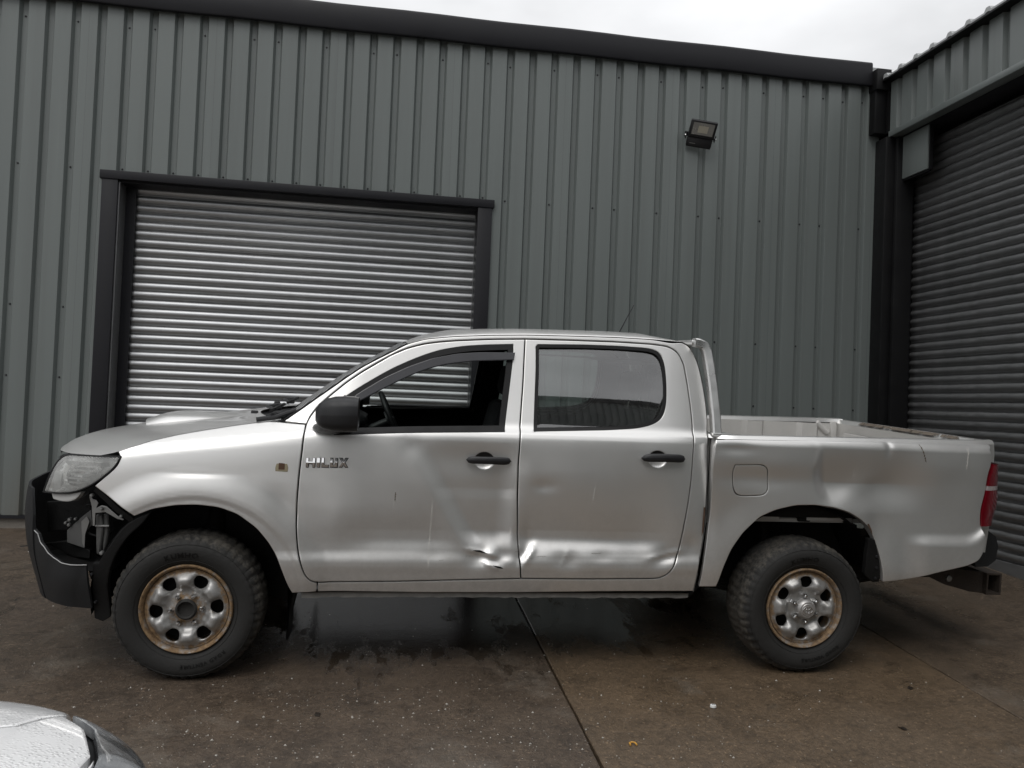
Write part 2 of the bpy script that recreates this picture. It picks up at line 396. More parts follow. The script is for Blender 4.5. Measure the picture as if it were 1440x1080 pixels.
# ---------------------------------------------------------------- main warehouse wall
PIT, GX = .2328, -3.568
def rib_profile(xa, xb):
    """(x, depth) of the pressed sheet between xa and xb: wide flats, narrow grooves"""
    p = []
    k0 = int(math.floor((xa-GX)/PIT))-1; k1 = int(math.ceil((xb-GX)/PIT))+1
    raw = []
    for k in range(k0, k1+1):
        c = GX+k*PIT
        raw += [(c-.044, 0), (c-.042, .001), (c-.024, .0435), (c-.022, .045), (c+.022, .045), (c+.024, .0435), (c+.042, .001), (c+.044, 0)]
    def dep(x):
        for (a, da), (b, db) in zip(raw, raw[1:]):
            if a <= x <= b: return da + (db-da)*(x-a)/(b-a)
        return 0
    p = [(xa, dep(xa))] + [q for q in raw if xa < q[0] < xb] + [(xb, dep(xb))]
    return p
def clad_sheet(mb, xa, xb, yface, z0, z1, axis='x', sgn=1, th=.0):
    p = rib_profile(xa, xb)
    nz = 5
    rows = []
    for x, d in p:
        if axis == 'x': rows.append([(x, yface + sgn*d, z0+(z1-z0)*i/nz) for i in range(nz+1)])
        else: rows.append([(yface + sgn*d, x, z0+(z1-z0)*i/nz) for i in range(nz+1)])
    mb.grid(rows, flip=(axis == 'x') != (sgn > 0))
YW = 8.1
KS = .875; ZL = 1.361*(1-.875)
wh = thing('warehouse', 'grey ribbed steel warehouse with dark eaves trim behind the pickup', 'warehouse', (0, YW, ZL/KS))
DX0, DX1, DZ = -2.79, .952, 3.40     # clear edge of the door trim
b0 = GX + PIT*2.5
sheets = [b0 + 5*PIT*k for k in range(-6, 10)]
for a, b in zip(sheets, sheets[1:]):
    a2, b2 = a+.0008, min(b, 5.235)
    if a2 >= 5.2: continue
    mb = MB()
    def z_for(xa, xb): return 3.40 if xa >= DX0-.001 and xb <= DX1+.001 else .125
    cuts = sorted({a2, b2} | {c for c in (DX0+.05, DX1-.05) if a2 < c < b2})
    for xa, xb in zip(cuts, cuts[1:]):
        inside = xa >= DX0 and xb <= DX1
        clad_sheet(mb, xa, xb, 0, 3.42 if inside else .125, 5.12)
    mb.build('cladding_sheet', 'wall', wh, angle=20)
# backing behind the sheets
mb = MB(); mb.box((-8.5, .06, 0), (DX0+.06, .5, 5.1)); mb.box((DX1-.06, .06, 0), (5.5, .5, 5.1)); mb.box((DX0+.0601, .06, 3.41), (DX1-.0601, .5, 5.1))
mb.build('wall_core', 'dark', wh)
# fixings
mb = MB()
for k in range(-22, 38):
    c = GX+k*PIT
    over = DX0 < c < DX1
    zz = []
    if k % 5 in (0, 2, 4) or k > 33: zz += [4.84+rnd.uniform(-.01,.01)]
    if over: zz += [3.455]
    elif k % 5 in (0, 2, 4): zz += [3.437, 2.1, 1.43]
    if not over and k % 5 in (1, 3, 4): zz += [.165]
    for z in zz:
        if c < 5.2: mb.lathe([(0, -.010), (.006, -.009), (.009, -.004), (.0095, 0)], 8, center=(c, .045, z))
o = mb.build('fixing_screws', 'screw', wh); o['kind'] = 'stuff'
# eaves trim: folded flashing
pr = [(.05, 5.262), (-.045, 5.262), (-.062, 5.250), (-.070, 5.228), (-.070, 5.012), (-.064, 5.0), (-.03, 4.996), (-.03, 5.02)]
mb = MB(); L = [[(-8.5+13.59*i/40, y, z+.004*math.sin(i*1.3)) for y, z in pr] for i in range(41)]
mb.grid(L); mb.add([(5.09, y, z) for y, z in pr], [list(range(len(pr)))])
smoothfix(mb.build('eaves_trim', 'trim', wh))
mb = MB(); mb.box((-8.5, .0, 5.1), (5.6, 3.5, 5.235)); mb.build('roof_deck', 'roof', wh)
# base drip flashing and plinth
for xa, xb in ((-8.5, DX0-.01), (DX1+.01, 5.23)):
    mb = MB(); mb.box((xa, -.012, .095), (xb, .05, .124)); mb.build('drip_flashing', 'trim', wh)
    mb = MB(); mb.box((xa, .025, -.3), (xb, .059, .094)); mb.build('plinth', 'concrete_base', wh)
# door surround
mb = MB(); mb.box((DX0, -.035, .0), (DX0+.145, .0, 3.335), bev=.004); mb.box((DX0+.10, .0, 0), (DX0+.145, .28, 3.335)); smoothfix(mb.build('door_jamb', 'trim', wh))
mb = MB(); mb.box((DX1-.145, -.035, .0), (DX1, .0, 3.335), bev=.004); mb.box((DX1-.145, .0, 0), (DX1-.10, .28, 3.335)); smoothfix(mb.build('door_jamb', 'trim', wh))
mb = MB(); mb.box((DX0-.02, -.045, 3.336), (DX1+.02, .02, 3.418), bev=.005); mb.box((DX0+.06, .02, 3.32), (DX1-.06, .30, 3.40)); smoothfix(mb.build('door_lintel', 'trim', wh))
# left reveal lining and guide channels
mb = MB()
mb.box((DX0+.1452, .0, 0), (DX0+.15, .20, 3.32)); mb.box((DX0+.1452, -.004, 0), (DX0+.156, .0, 3.32)); mb.build('reveal_lining', 'galv_dull', wh)
rd = MB(); rd.box((DX0+.146, .20, 0), (DX0+.245, .235, 3.32)); rd.box((DX0+.146, .30, 0), (DX0+.245, .33, 3.32))
rd2 = MB(); rd2.box((DX1-.148, .20, 0), (DX1-.10, .235, 3.32)); rd2.box((DX1-.17, .30, 0), (DX1-.10, .33, 3.32))
# roller shutter of curved laths
def slat_mesh(w_, p, bulge=.017, axis='x'):
    prof = []
    for i in range(9):
        t = i/8; z = p*(.10 + .78*t)
        prof.append((-bulge*math.sin(math.pi*min(1, t*1.0))**.8, z))
    prof = [(.004, .0), (-.004, p*.03), (-.006, p*.07), (-.002, p*.10)] + prof[1:] + [(.003, p*.895), (.003, p*.91), (-.006, p*.925), (-.007, p*.955), (.002, p*.965), (.003, p*.99), (.004, p*.999)]
    mb = MB(); nx = 6; rows = []
    for i in range(nx+1):
        if axis == 'x': rows.append([(w_*i/nx, y, z) for y, z in prof])
        else: rows.append([(y, w_*i/nx, z) for y, z in prof])
    mb.grid(rows, flip=(axis != 'x'))
    return mb
PS = .0860
sh = link('roller_shutter', rd.mesh('guide_rail', 'trim'), wh)
sh.name = 'guide_rail'
rs = link('roller_shutter', rd2.mesh('guide_rail', 'galv_dull'), wh)
rs.name = 'guide_rail'
SX0, SX1 = DX0+.235, DX1-.135
bar = MB(); bar.box((SX0, .24, .005), (SX1, .29, .085), bev=.008)
shutter = bar.build('roller_shutter', 'galv_dull', wh)
sm = slat_mesh(SX1-SX0, PS).mesh('slat', 'galv', angle=50)
for i in range(38):
    o = link('slat', sm, shutter, (SX0, .262+rnd.uniform(-.0025, .0025), .09+PS*i), (rnd.uniform(-.012, .012), rnd.uniform(-.0006, .0006), 0))
mb = MB(); mb.box((DX0+.06, .35, 0), (DX1-.06, .4, 3.40)); mb.build('door_backing', 'dark', wh)

# ---------------------------------------------------------------- adjoining unit on the right
XB, XS = 5.25, 5.60
au = thing('adjoining_unit', 'ribbed grey unit with a recessed roller door at right angles to the warehouse', 'warehouse', (0, 0, ZL/KS))
GXs, PITs = GX, PIT
GX, PIT = 7.53, .25
for k in range(17):
    y1 = 7.93-1.0*k if k else 7.93; y0 = 7.93-1.0*(k+1)
    mb = MB(); clad_sheet(mb, y0+.0008, y1, XB, 4.475, 5.02, axis='y'); mb.build('cladding_sheet', 'wall_b', au, angle=20)
for k in range(12):
    y1 = 3.1-1.0*k; mb = MB(); clad_sheet(mb, y1-1+.0008, y1, XB, -.9, 4.40, axis='y'); mb.build('cladding_sheet', 'wall_b', au, angle=20)
mb = MB()
for k in range(-60, 3):
    c = GX+k*PIT
    for z in (4.56, 4.92):
        if (k + (z > 4.7)) % 2 == 0 and c < 7.9: mb.lathe([(0, -.012), (.009, -.004), (.010, 0)], 8, axis='x', center=(XB+.045, c, z))
o = mb.build('fixing_screws', 'screw', au); o['kind'] = 'stuff'
GX, PIT = GXs, PITs
mb = MB(); mb.box((XB-.02, -9, 4.405), (XB+.10, 7.93, 4.470), bev=.006); smoothfix(mb.build('band_flashing', 'wall_b', au))
mb = MB(); mb.box((XB+.101, -9, 4.40), (XS+.5, 8.0, 4.44)); mb.build('soffit', 'trim', au)
mb = MB(); mb.box((XB+.08, -9, 4.45), (XB+.5, 8.6, 5.0)); mb.box((XS+.08, -9, -1), (XS+.4, 8.6, 4.39)); mb.build('wall_core', 'dark', au)
# roof sheet with trapezoid ribs, its end seen from below
rows = []
yy = 8.05
raw = []
while yy > -9:
    raw += [(yy, 0), (yy-.10, 0), (yy-.125, .035), (yy-.165, .035), (yy-.19, 0)]; yy -= .25
rows = [[(XB-.09, y, 5.055+h), (XB+1.2, y, 5.17+h), (XB+4.5, y, 5.5+h)] for y, h in raw]
mb = MB(); mb.grid(rows); rows2 = [[(XB-.09, y, 5.025+h*.6), (XB-.09, y, 5.055+h)] for y, h in raw]; mb.grid(rows2, flip=True)
mb.build('roof_sheet', 'roof', au, angle=20)
mb = MB(); mb.box((XB-.10, -9, 5.012), (XB+.06, 7.98, 5.030)); mb.build('eaves_flashing', 'black', au)
mb = MB()
prg = [(.02*0+5.10, 8.3, 5.12)]
gp = [(8.02, 5.06), (8.02, 5.17), (8.06, 5.21), (8.14, 5.22)]
mb.grid([[(XB+.02+.9*i, y, z+.05*i) for y, z in gp] for i in range(4)]); mb.build('roof_gutter', 'gutter', au)
# corner: dark flashing, downpipe box, posts
mb = MB(); mb.box((5.10, 7.98, 4.46), (5.235, 8.09, 5.10), bev=.006); mb.box((5.09, 7.94, 4.93), (5.26, 8.095, 5.16), bev=.006); mb.box((5.2355, 7.9405, 4.46), (5.30, 8.09, 5.0)); smoothfix(mb.build('corner_flashing', 'black', au))
mb = MB(); mb.box((5.19, 7.90, 0), (5.30, 8.095, 4.404), bev=.006); smoothfix(mb.build('corner_post', 'black', au))
mb = MB(); mb.box((5.302, 7.86, 0), (5.50, 8.09, 4.40), bev=.005); smoothfix(mb.build('door_jamb', 'black', au))
mb = MB(); mb.box((5.502, 7.965, 0), (5.60, 8.09, 4.39), bev=.004); smoothfix(mb.build('guide_rail', 'black', au))
mb = MB(); mb.box((5.36, 7.45, 3.94), (5.40, 7.858, 4.398), bev=.004); smoothfix(mb.build('shutter_box_plate', 'wall_b', au))
mb = MB(); mb.box((5.375, 7.43, 3.93), (5.41, 7.45, 4.398)); mb.box((5.375, 7.45, 3.918), (5.41, 7.858, 3.938)); mb.build('plate_edge', 'black', au)
bar = MB(); bar.box((XS-.02, 3.2, -.30), (XS+.03, 7.985, .10), bev=.008)
shutter2 = bar.build('roller_shutter', 'galv_dull', au)
PS2 = .0905
sm2 = slat_mesh(4.775, PS2, .020, axis='y').mesh('slat', 'galv_dull', angle=50)
for i in range(47):
    link('slat', sm2, shutter2, (XS+rnd.uniform(-.002, .002), 3.21, .105+PS2*i), (0, rnd.uniform(-.012, .012), 0))
mb = MB(); mb.box((5.30, 3.1, -.4), (5.60, 3.2, 4.39)); mb.build('door_jamb', 'black', au)

# ---------------------------------------------------------------- unit across the yard, mirrored in the pickup's rear window
KS = 1.0
OY = -5.6
op = thing('opposite_unit', 'dark ribbed steel unit across the yard, mirrored in the pickup rear window', 'warehouse', (0, OY, -.6))
PIT = .2037
for k in range(11):
    xa = -1.2+1.0185*k
    mb = MB(); clad_sheet(mb, xa, xa+1.0177, 0, .0, 7.2, sgn=-1); mb.build('cladding_sheet', 'wall', op, angle=20)
mb = MB(); mb.box((-1.2, -.5, 0), (10.1, -.06, 7.2)); mb.build('wall_core', 'dark', op)
mb = MB(); mb.box((-1.2, -.5, 7.201), (10.1, .06, 7.42), bev=.01); smoothfix(mb.build('eaves_trim', 'trim', op))

# ---------------------------------------------------------------- floodlight
KS = .9
fl = thing('floodlight', 'black square floodlight tilted down on the grey cladding near the corner', 'floodlight', (3.115*.875/KS, (YW*.875-.115)/KS, (1.361+.875*(4.245-1.361))/KS), (R(38), R(7), R(-8)))
mb = MB(); mb.box((-.135, -.022, -.02), (.135, .022, .155), bev=.012); mb.box((-.13, -.018, -.125), (.13, .03, -.021), bev=.014)
for k in range(7): mb.box((-.11+.035*k, .022, -.01), (-.104+.035*k, .05, .14))
smoothfix(mb.build('housing', 'plastic', fl))
M['ledglass'] = mat('floodlight glass', (.16, .16, .16), .12, spec=.6); M['led'] = mat('led board', (.42, .39, .31), .35); M['flref'] = mat('floodlight reflector', (.22, .215, .20), .3, metal=.5)
mb = MB(); a = [(-.108, -.0225, .012), (.108, -.0225, .012), (.108, -.0225, .135), (-.108, -.0225, .135)]; b = [(-.05, -.006, .035), (.05, -.006, .035), (.05, -.006, .105), (-.05, -.006, .105)]
a = [(x, -.0235, z) for x, y, z in a]
mb.add(a+[(x, -.0228, z) for x, y, z in b], [(0,1,5,4),(1,2,6,5),(2,3,7,6),(3,0,4,7)], sm=False); mb.build('reflector', 'flref', fl, angle=0)
mb = MB(); mb.box((-.05, -.0245, .035), (.05, -.0229, .105)); mb.build('led_panel', 'led', fl)
mb = MB(); mb.box((-.10, -.0195, -.085), (-.04, -.0183, -.079)); mb.build('label_strip', 'innersteel', fl)
mb = MB(); mb.box((-.152, -.012, -.05), (-.147, .012, .02)); mb.box((.147, -.012, -.05), (.152, .012, .02)); mb.box((-.152, .012, -.05), (-.147, .10, -.02)); mb.box((.147, .012, -.05), (.152, .10, -.02)); mb.box((-.152, .10, -.06), (.152, .106, -.01)); mb.build('bracket', 'plastic', fl)
for s in (-1, 1):
    mb = MB(); mb.lathe([(0, s*.010), (.007, s*.009), (.009, 0)], 10, axis='x', center=(s*.153, 0, -.015)); mb.build('bolt', 'chrome', fl)

KS = 1.0
# ---------------------------------------------------------------- truck body shape
def interp(tab, x):
    xs = np.array([a for a, b in tab]); ys = np.array([b for a, b in tab])
    n = len(xs); h = np.diff(xs); d = np.diff(ys) / h
    m = np.zeros(n); m[0] = d[0]; m[-1] = d[-1]
    for i in range(1, n - 1):
        m[i] = 0 if d[i-1] * d[i] <= 0 else 2 * d[i-1] * d[i] / (d[i-1] + d[i])
    x = np.clip(np.asarray(x, float), xs[0], xs[-1])
    i = np.clip(np.searchsorted(xs, x) - 1, 0, n - 2)
    t = (x - xs[i]) / h[i]
    return ((1 + 2*t) * (1-t)**2 * ys[i] + t * (1-t)**2 * h[i] * m[i]
            + t*t * (3 - 2*t) * ys[i+1] + t*t * (t-1) * h[i] * m[i+1])
def sstep(a, b, x):
    t = np.clip((np.asarray(x, float) - a) / (b - a), 0, 1)
    return t*t*(3 - 2*t)
SHOULDER = [(-.95, .90), (-.7, 1.0), (-.4, 1.065), (0, 1.125), (.4, 1.17), (.7, 1.195), (1.2, 1.205), (2.5, 1.215)]
CABW = [(0, .828), (.2, .842), (.247, .849), (.329, .864), (.38, .870), (.443, .877), (.466, .8765), (.543, .862), (.575, .8605), (.64, .862), (.70, .8615), (.764, .858), (.843, .852),
        (.921, .843), (.975, .832), (1.0, .818), (1.02, .801), (1.045, .786), (1.10, .770), (1.8, .608)]
FENW = [(0, .848), (.3, .858), (.55, .868), (.75, .865), (.88, .856), (.95, .843), (1.0, .815), (1.04, .775), (1.1, .70), (1.8, .4)]
BEDW = [(.2, .79), (.33, .822), (.45, .846), (.55, .856), (.65, .854), (.8, .852), (1.0, .859), (1.12, .866), (1.185, .864), (1.22, .846), (1.24, .805), (1.26, .75)]
TIP = [(.2, -.80), (.4, -.855), (.6, -.905), (.75, -.918), (.9, -.905), (1.0, -.865), (1.08, -.80), (1.2, -.72)]
ZF, ZR, XR = .345, .354, 3.068
REGION = None
def W0(x, z):
    """half width of the body at x (front axle = 0) and height z, without dents"""
    x = np.asarray(x, float); z = np.asarray(z, float)
    zs = interp(SHOULDER, x)
    u = np.where(z < .62, (z - .24) / .70, 0)
    ub = (.62 - .24) / .70
    u = np.where(z >= .62, ub + (1 - ub) * (z - .62) / (zs - .62), u)
    u = np.where(z > zs, 1 + (z - zs) / .70, u)
    cab = interp(CABW, u); fen = interp(FENW, u)
    k = sstep(.05, .75, x)
    w = fen * (1 - k) + cab * k
    # lower crease of the doors fades out on the wings
    bed = interp(BEDW, z)
    isbed = ((x > 2.489 + .075 * (z - .43)) & (z < 1.30) & (x > 2.3)) if REGION is None else np.full(np.broadcast(x, z).shape, REGION == 'bed')
    w = np.where(isbed, bed, w)
    # cab corner turning in behind the rear door
    c = np.clip((x - 2.16) / .34, 0, 1.2)
    w = w - np.where((x > 2.1) & ~isbed, .032 * c**2.6 * sstep(.3, 1.2, z) , 0)
    # bed: lower bulge behind the wheel, rising to the lamp
    zc = .715 + .0 * x + .42 * np.clip((x - 3.98) / .30, 0, 1)**2.2
    b = sstep(.035, -.035, z - zc) * sstep(3.62, 3.78, x)
    w = w + np.where(isbed, .026 * b, 0)
    # rear corner
    c = np.clip((x - 4.02) / .27, 0, 1)
    w = w - np.where(x > 3.5, .115 * c**3.2, 0)
    # wheel arch flares
    d = np.hypot(x, z - ZF)
    w = w + .020 * sstep(.66, .545, d) * sstep(.30, .5, z) - .004 * sstep(.53, .5, d)
    d = np.hypot(x - XR, z - ZR)
    w = w + np.where(isbed, .018 * sstep(.68, .50, d), 0)
    # nose
    tip = interp(TIP, z)
    n = np.clip((-.22 - x) / (-.22 - tip), 0, .992)
    w = w * (1 - n**3.4)**(1/2.3)
    return w
P = {
    'fender': [(-0.342, 1.035), (-0.35, 0.997), (-0.448, 0.901), (-0.26, 0.769), (-0.184, 0.803), (-0.081, 0.823), (0.014, 0.827), (0.109, 0.818), (0.195, 0.788), (0.284, 0.723), (0.34, 0.656), (0.381, 0.59), (0.411, 0.51), (0.439, 0.438), (0.456, 0.407), (0.573, 0.415), (0.576, 0.464), (0.538, 0.475), (0.515, 0.503), (0.498, 0.548), (0.478, 0.624), (0.466, 0.735), (0.463, 0.846), (0.468, 0.981), (0.476, 1.093), (0.481, 1.215), (0.318, 1.222), (0.26, 1.216), (0.15, 1.198), (0.022, 1.174), (-0.102, 1.148), (-0.222, 1.116), (-0.302, 1.086), (-0.361, 1.062)],
    'front_door': [(0.576, 0.464), (0.538, 0.475), (0.515, 0.503), (0.498, 0.548), (0.478, 0.624), (0.466, 0.735), (0.463, 0.846), (0.468, 0.981), (0.476, 1.093), (0.481, 1.215), (0.489, 1.238), (0.53, 1.3), (0.588, 1.356), (0.661, 1.421), (0.735, 1.476), (0.811, 1.526), (0.887, 1.574), (0.965, 1.61), (1.044, 1.634), (1.124, 1.648), (1.205, 1.658), (1.368, 1.673), (1.562, 1.685), (1.55, 1.452), (1.531, 1.216), (1.524, 1.057), (1.528, 0.867), (1.539, 0.69), (1.554, 0.541), (1.561, 0.489), (1.234, 0.479), (0.958, 0.47)],
    'rear_door': [(1.561, 0.489), (1.554, 0.541), (1.539, 0.69), (1.528, 0.867), (1.524, 1.057), (1.531, 1.216), (1.55, 1.452), (1.562, 1.685), (1.795, 1.691), (2.053, 1.695), (2.249, 1.693), (2.343, 1.685), (2.396, 1.658), (2.428, 1.596), (2.442, 1.49), (2.453, 1.366), (2.455, 1.269), (2.438, 1.127), (2.432, 1.006), (2.418, 0.885), (2.402, 0.788), (2.383, 0.666), (2.365, 0.6), (2.342, 0.544), (2.312, 0.511), (2.265, 0.494), (1.915, 0.489)],
    'front_window': [(0.622, 1.173), (0.981, 1.195), (1.45, 1.215), (1.476, 1.417), (1.496, 1.581), (1.5, 1.643), (1.496, 1.653), (1.369, 1.644), (1.245, 1.631), (1.125, 1.606), (1.046, 1.577), (0.968, 1.542), (0.889, 1.502), (0.814, 1.456), (0.739, 1.407), (0.665, 1.355), (0.61, 1.308), (0.591, 1.239)],
    'rear_window': [(1.619, 1.528), (1.62, 1.648), (1.631, 1.659), (1.871, 1.669), (2.064, 1.672), (2.228, 1.669), (2.272, 1.662), (2.3, 1.642), (2.313, 1.597), (2.317, 1.53), (2.316, 1.437), (2.307, 1.363), (2.292, 1.319), (2.265, 1.291), (2.219, 1.27), (2.141, 1.253), (1.981, 1.24), (1.794, 1.231), (1.604, 1.222)],
    'deflector': [(1.507, 1.607), (1.328, 1.6), (1.206, 1.587), (1.087, 1.559), (0.969, 1.512), (0.852, 1.452), (0.741, 1.379), (0.678, 1.331), (0.713, 1.319), (0.773, 1.353), (0.855, 1.401), (0.932, 1.443), (1.009, 1.482), (1.088, 1.512), (1.167, 1.533), (1.286, 1.552), (1.5, 1.568)],
    'cab_side': [(0.484, 1.215), (0.37, 1.223), (0.449, 1.282), (0.521, 1.339), (0.584, 1.387), (0.66, 1.447), (0.734, 1.501), (0.809, 1.546), (0.885, 1.589), (0.955, 1.63), (1.051, 1.661), (1.196, 1.681), (1.381, 1.697), (1.567, 1.708), (1.796, 1.715), (2.055, 1.721), (2.252, 1.72), (2.365, 1.706), (2.428, 1.714), (2.463, 1.697), (2.49, 1.663), (2.513, 1.613), (2.53, 1.544), (2.542, 1.468), (2.55, 1.387), (2.55, 1.294), (2.529, 1.176), (2.526, 1.007), (2.521, 0.788), (2.509, 0.69), (2.484, 0.555), (2.47, 0.423), (2.034, 0.42), (1.566, 0.412), (1.099, 0.41), (0.576, 0.415), (0.576, 0.464), (0.958, 0.47), (1.234, 0.479), (1.561, 0.489), (1.915, 0.489), (2.265, 0.494), (2.312, 0.511), (2.342, 0.544), (2.365, 0.6), (2.383, 0.666), (2.402, 0.788), (2.418, 0.885), (2.432, 1.006), (2.438, 1.127), (2.455, 1.269), (2.453, 1.366), (2.442, 1.49), (2.428, 1.596), (2.396, 1.658), (2.343, 1.685), (2.249, 1.693), (2.053, 1.695), (1.795, 1.691), (1.562, 1.685), (1.368, 1.673), (1.205, 1.658), (1.124, 1.648), (1.044, 1.634), (0.965, 1.61), (0.887, 1.574), (0.811, 1.526), (0.735, 1.476), (0.661, 1.421), (0.588, 1.356), (0.53, 1.3), (0.489, 1.238)],
    'bed_side': [(2.541, 1.221), (2.526, 1.109), (2.53, 0.987), (2.533, 0.828), (2.521, 0.692), (2.503, 0.557), (2.49, 0.445), (2.59, 0.448), (2.596, 0.461), (2.62, 0.55), (2.66, 0.648), (2.72, 0.735), (2.807, 0.817), (2.896, 0.856), (3.0, 0.88), (3.106, 0.884), (3.215, 0.874), (3.298, 0.851), (3.369, 0.814), (3.426, 0.77), (3.463, 0.708), (3.487, 0.633), (3.505, 0.557), (3.514, 0.479), (3.669, 0.494), (3.834, 0.536), (4.001, 0.572), (4.077, 0.603), (4.106, 0.653), (4.121, 0.719), (4.104, 0.774), (4.097, 0.788), (4.091, 0.881), (4.109, 0.975), (4.114, 1.077), (4.133, 1.136), (4.131, 1.163), (4.127, 1.208), (4.163, 1.242), (4.181, 1.255), (3.74, 1.247), (3.251, 1.236), (2.758, 1.226)],
    'fuel_flap': [(2.652, 1.089), (2.808, 1.095), (2.828, 1.085), (2.84, 1.063), (2.847, 0.958), (2.836, 0.939), (2.813, 0.929), (2.682, 0.924), (2.662, 0.935), (2.652, 0.953), (2.641, 1.065)],
    'headlight': [(-0.618, 1.031), (-0.532, 1.033), (-0.339, 1.038), (-0.339, 1.018), (-0.355, 0.991), (-0.444, 0.912), (-0.507, 0.877), (-0.563, 0.86), (-0.673, 0.851), (-0.705, 0.849), (-0.682, 0.912), (-0.661, 0.973), (-0.642, 1.011)],
    'headlight_lower': [(-0.673, 0.847), (-0.563, 0.857), (-0.512, 0.871), (-0.522, 0.843), (-0.56, 0.819), (-0.622, 0.818), (-0.66, 0.824)],
    'scr': [(0.37, 1.223), (0.449, 1.282), (0.521, 1.339), (0.584, 1.387), (0.66, 1.447), (0.734, 1.501), (0.809, 1.546), (0.885, 1.589), (0.955, 1.63)],
    'roofedge': [(1.051, 1.661), (1.196, 1.681), (1.381, 1.697), (1.567, 1.708), (1.796, 1.715), (2.055, 1.721), (2.252, 1.72), (2.365, 1.706)],
    'backedge': [(2.428, 1.714), (2.463, 1.697), (2.49, 1.663), (2.513, 1.613), (2.53, 1.544), (2.542, 1.468), (2.55, 1.387), (2.55, 1.294), (2.529, 1.176), (2.526, 1.007), (2.521, 0.788), (2.509, 0.69), (2.484, 0.555), (2.47, 0.423)],
    'bonnet_edge': [(0.473, 1.221), (0.318, 1.221), (0.26, 1.215), (0.151, 1.197), (0.023, 1.173), (-0.101, 1.147), (-0.222, 1.115), (-0.302, 1.085), (-0.361, 1.061), (-0.439, 1.041), (-0.536, 1.038), (-0.612, 1.038)],
    'tail_light': [(4.098, 0.786), (4.091, 0.881), (4.109, 0.975), (4.114, 1.077), (4.138, 1.136)],
}
INNER = {'bracket': ([(-0.478, 0.859), (-0.465, 0.832), (-0.449, 0.83), (-0.438, 0.816), (-0.446, 0.792), (-0.423, 0.806), (-0.398, 0.802), (-0.347, 0.762), (-0.316, 0.748), (-0.319, 0.742), (-0.347, 0.747), (-0.403, 0.775), (-0.45, 0.768), (-0.451, 0.708), (-0.461, 0.707), (-0.469, 0.8), (-0.481, 0.839)], -0.05), 'plate': ([(-0.613, 0.66), (-0.536, 0.734), (-0.494, 0.769), (-0.486, 0.698), (-0.509, 0.672), (-0.521, 0.639), (-0.523, 0.583), (-0.612, 0.602)], -0.12), 'flange': ([(-0.535, 0.712), (-0.509, 0.739), (-0.494, 0.716), (-0.513, 0.655), (-0.515, 0.589), (-0.527, 0.61)], -0.105), 'tube1': ([(-0.458, 0.758), (-0.428, 0.76), (-0.42, 0.685), (-0.426, 0.62), (-0.431, 0.564), (-0.449, 0.566), (-0.453, 0.62), (-0.455, 0.699)], -0.09), 'tube2': ([(-0.428, 0.758), (-0.401, 0.756), (-0.398, 0.684), (-0.406, 0.618), (-0.422, 0.568), (-0.426, 0.618), (-0.421, 0.683)], -0.1), 'clip': ([(-0.457, 0.707), (-0.393, 0.71), (-0.393, 0.701), (-0.457, 0.698)], -0.085), 'lowbox': ([(-0.91, 0.526), (-0.622, 0.6), (-0.498, 0.572), (-0.498, 0.53), (-0.592, 0.525), (-0.726, 0.564)], -0.14), 'backplate': ([(-0.748, 0.774), (-0.581, 0.8), (-0.523, 0.841), (-0.509, 0.76), (-0.632, 0.649), (-0.737, 0.627)], -0.16)}
BOLTS = [(-0.464, 0.853, -0.03), (-0.419, 0.792, -0.045), (-0.321, 0.766, -0.025), (-0.404, 0.591, -0.03), (-0.443, 0.492, -0.015), (-0.597, 0.714, -0.11), (-0.6, 0.689, -0.11), (-0.567, 0.721, -0.11), (-0.622, 0.694, -0.12), (-0.428, 0.359, -0.01), (-0.925, 0.582, -0.15)]
# ================================================================ PICKUP
truck = thing('pickup_truck', 'dented silver double cab pickup with its front bumper torn open', 'pickup truck', (-.877, 4.83, .0537*.87), (math.atan(.0537), 0, 0))

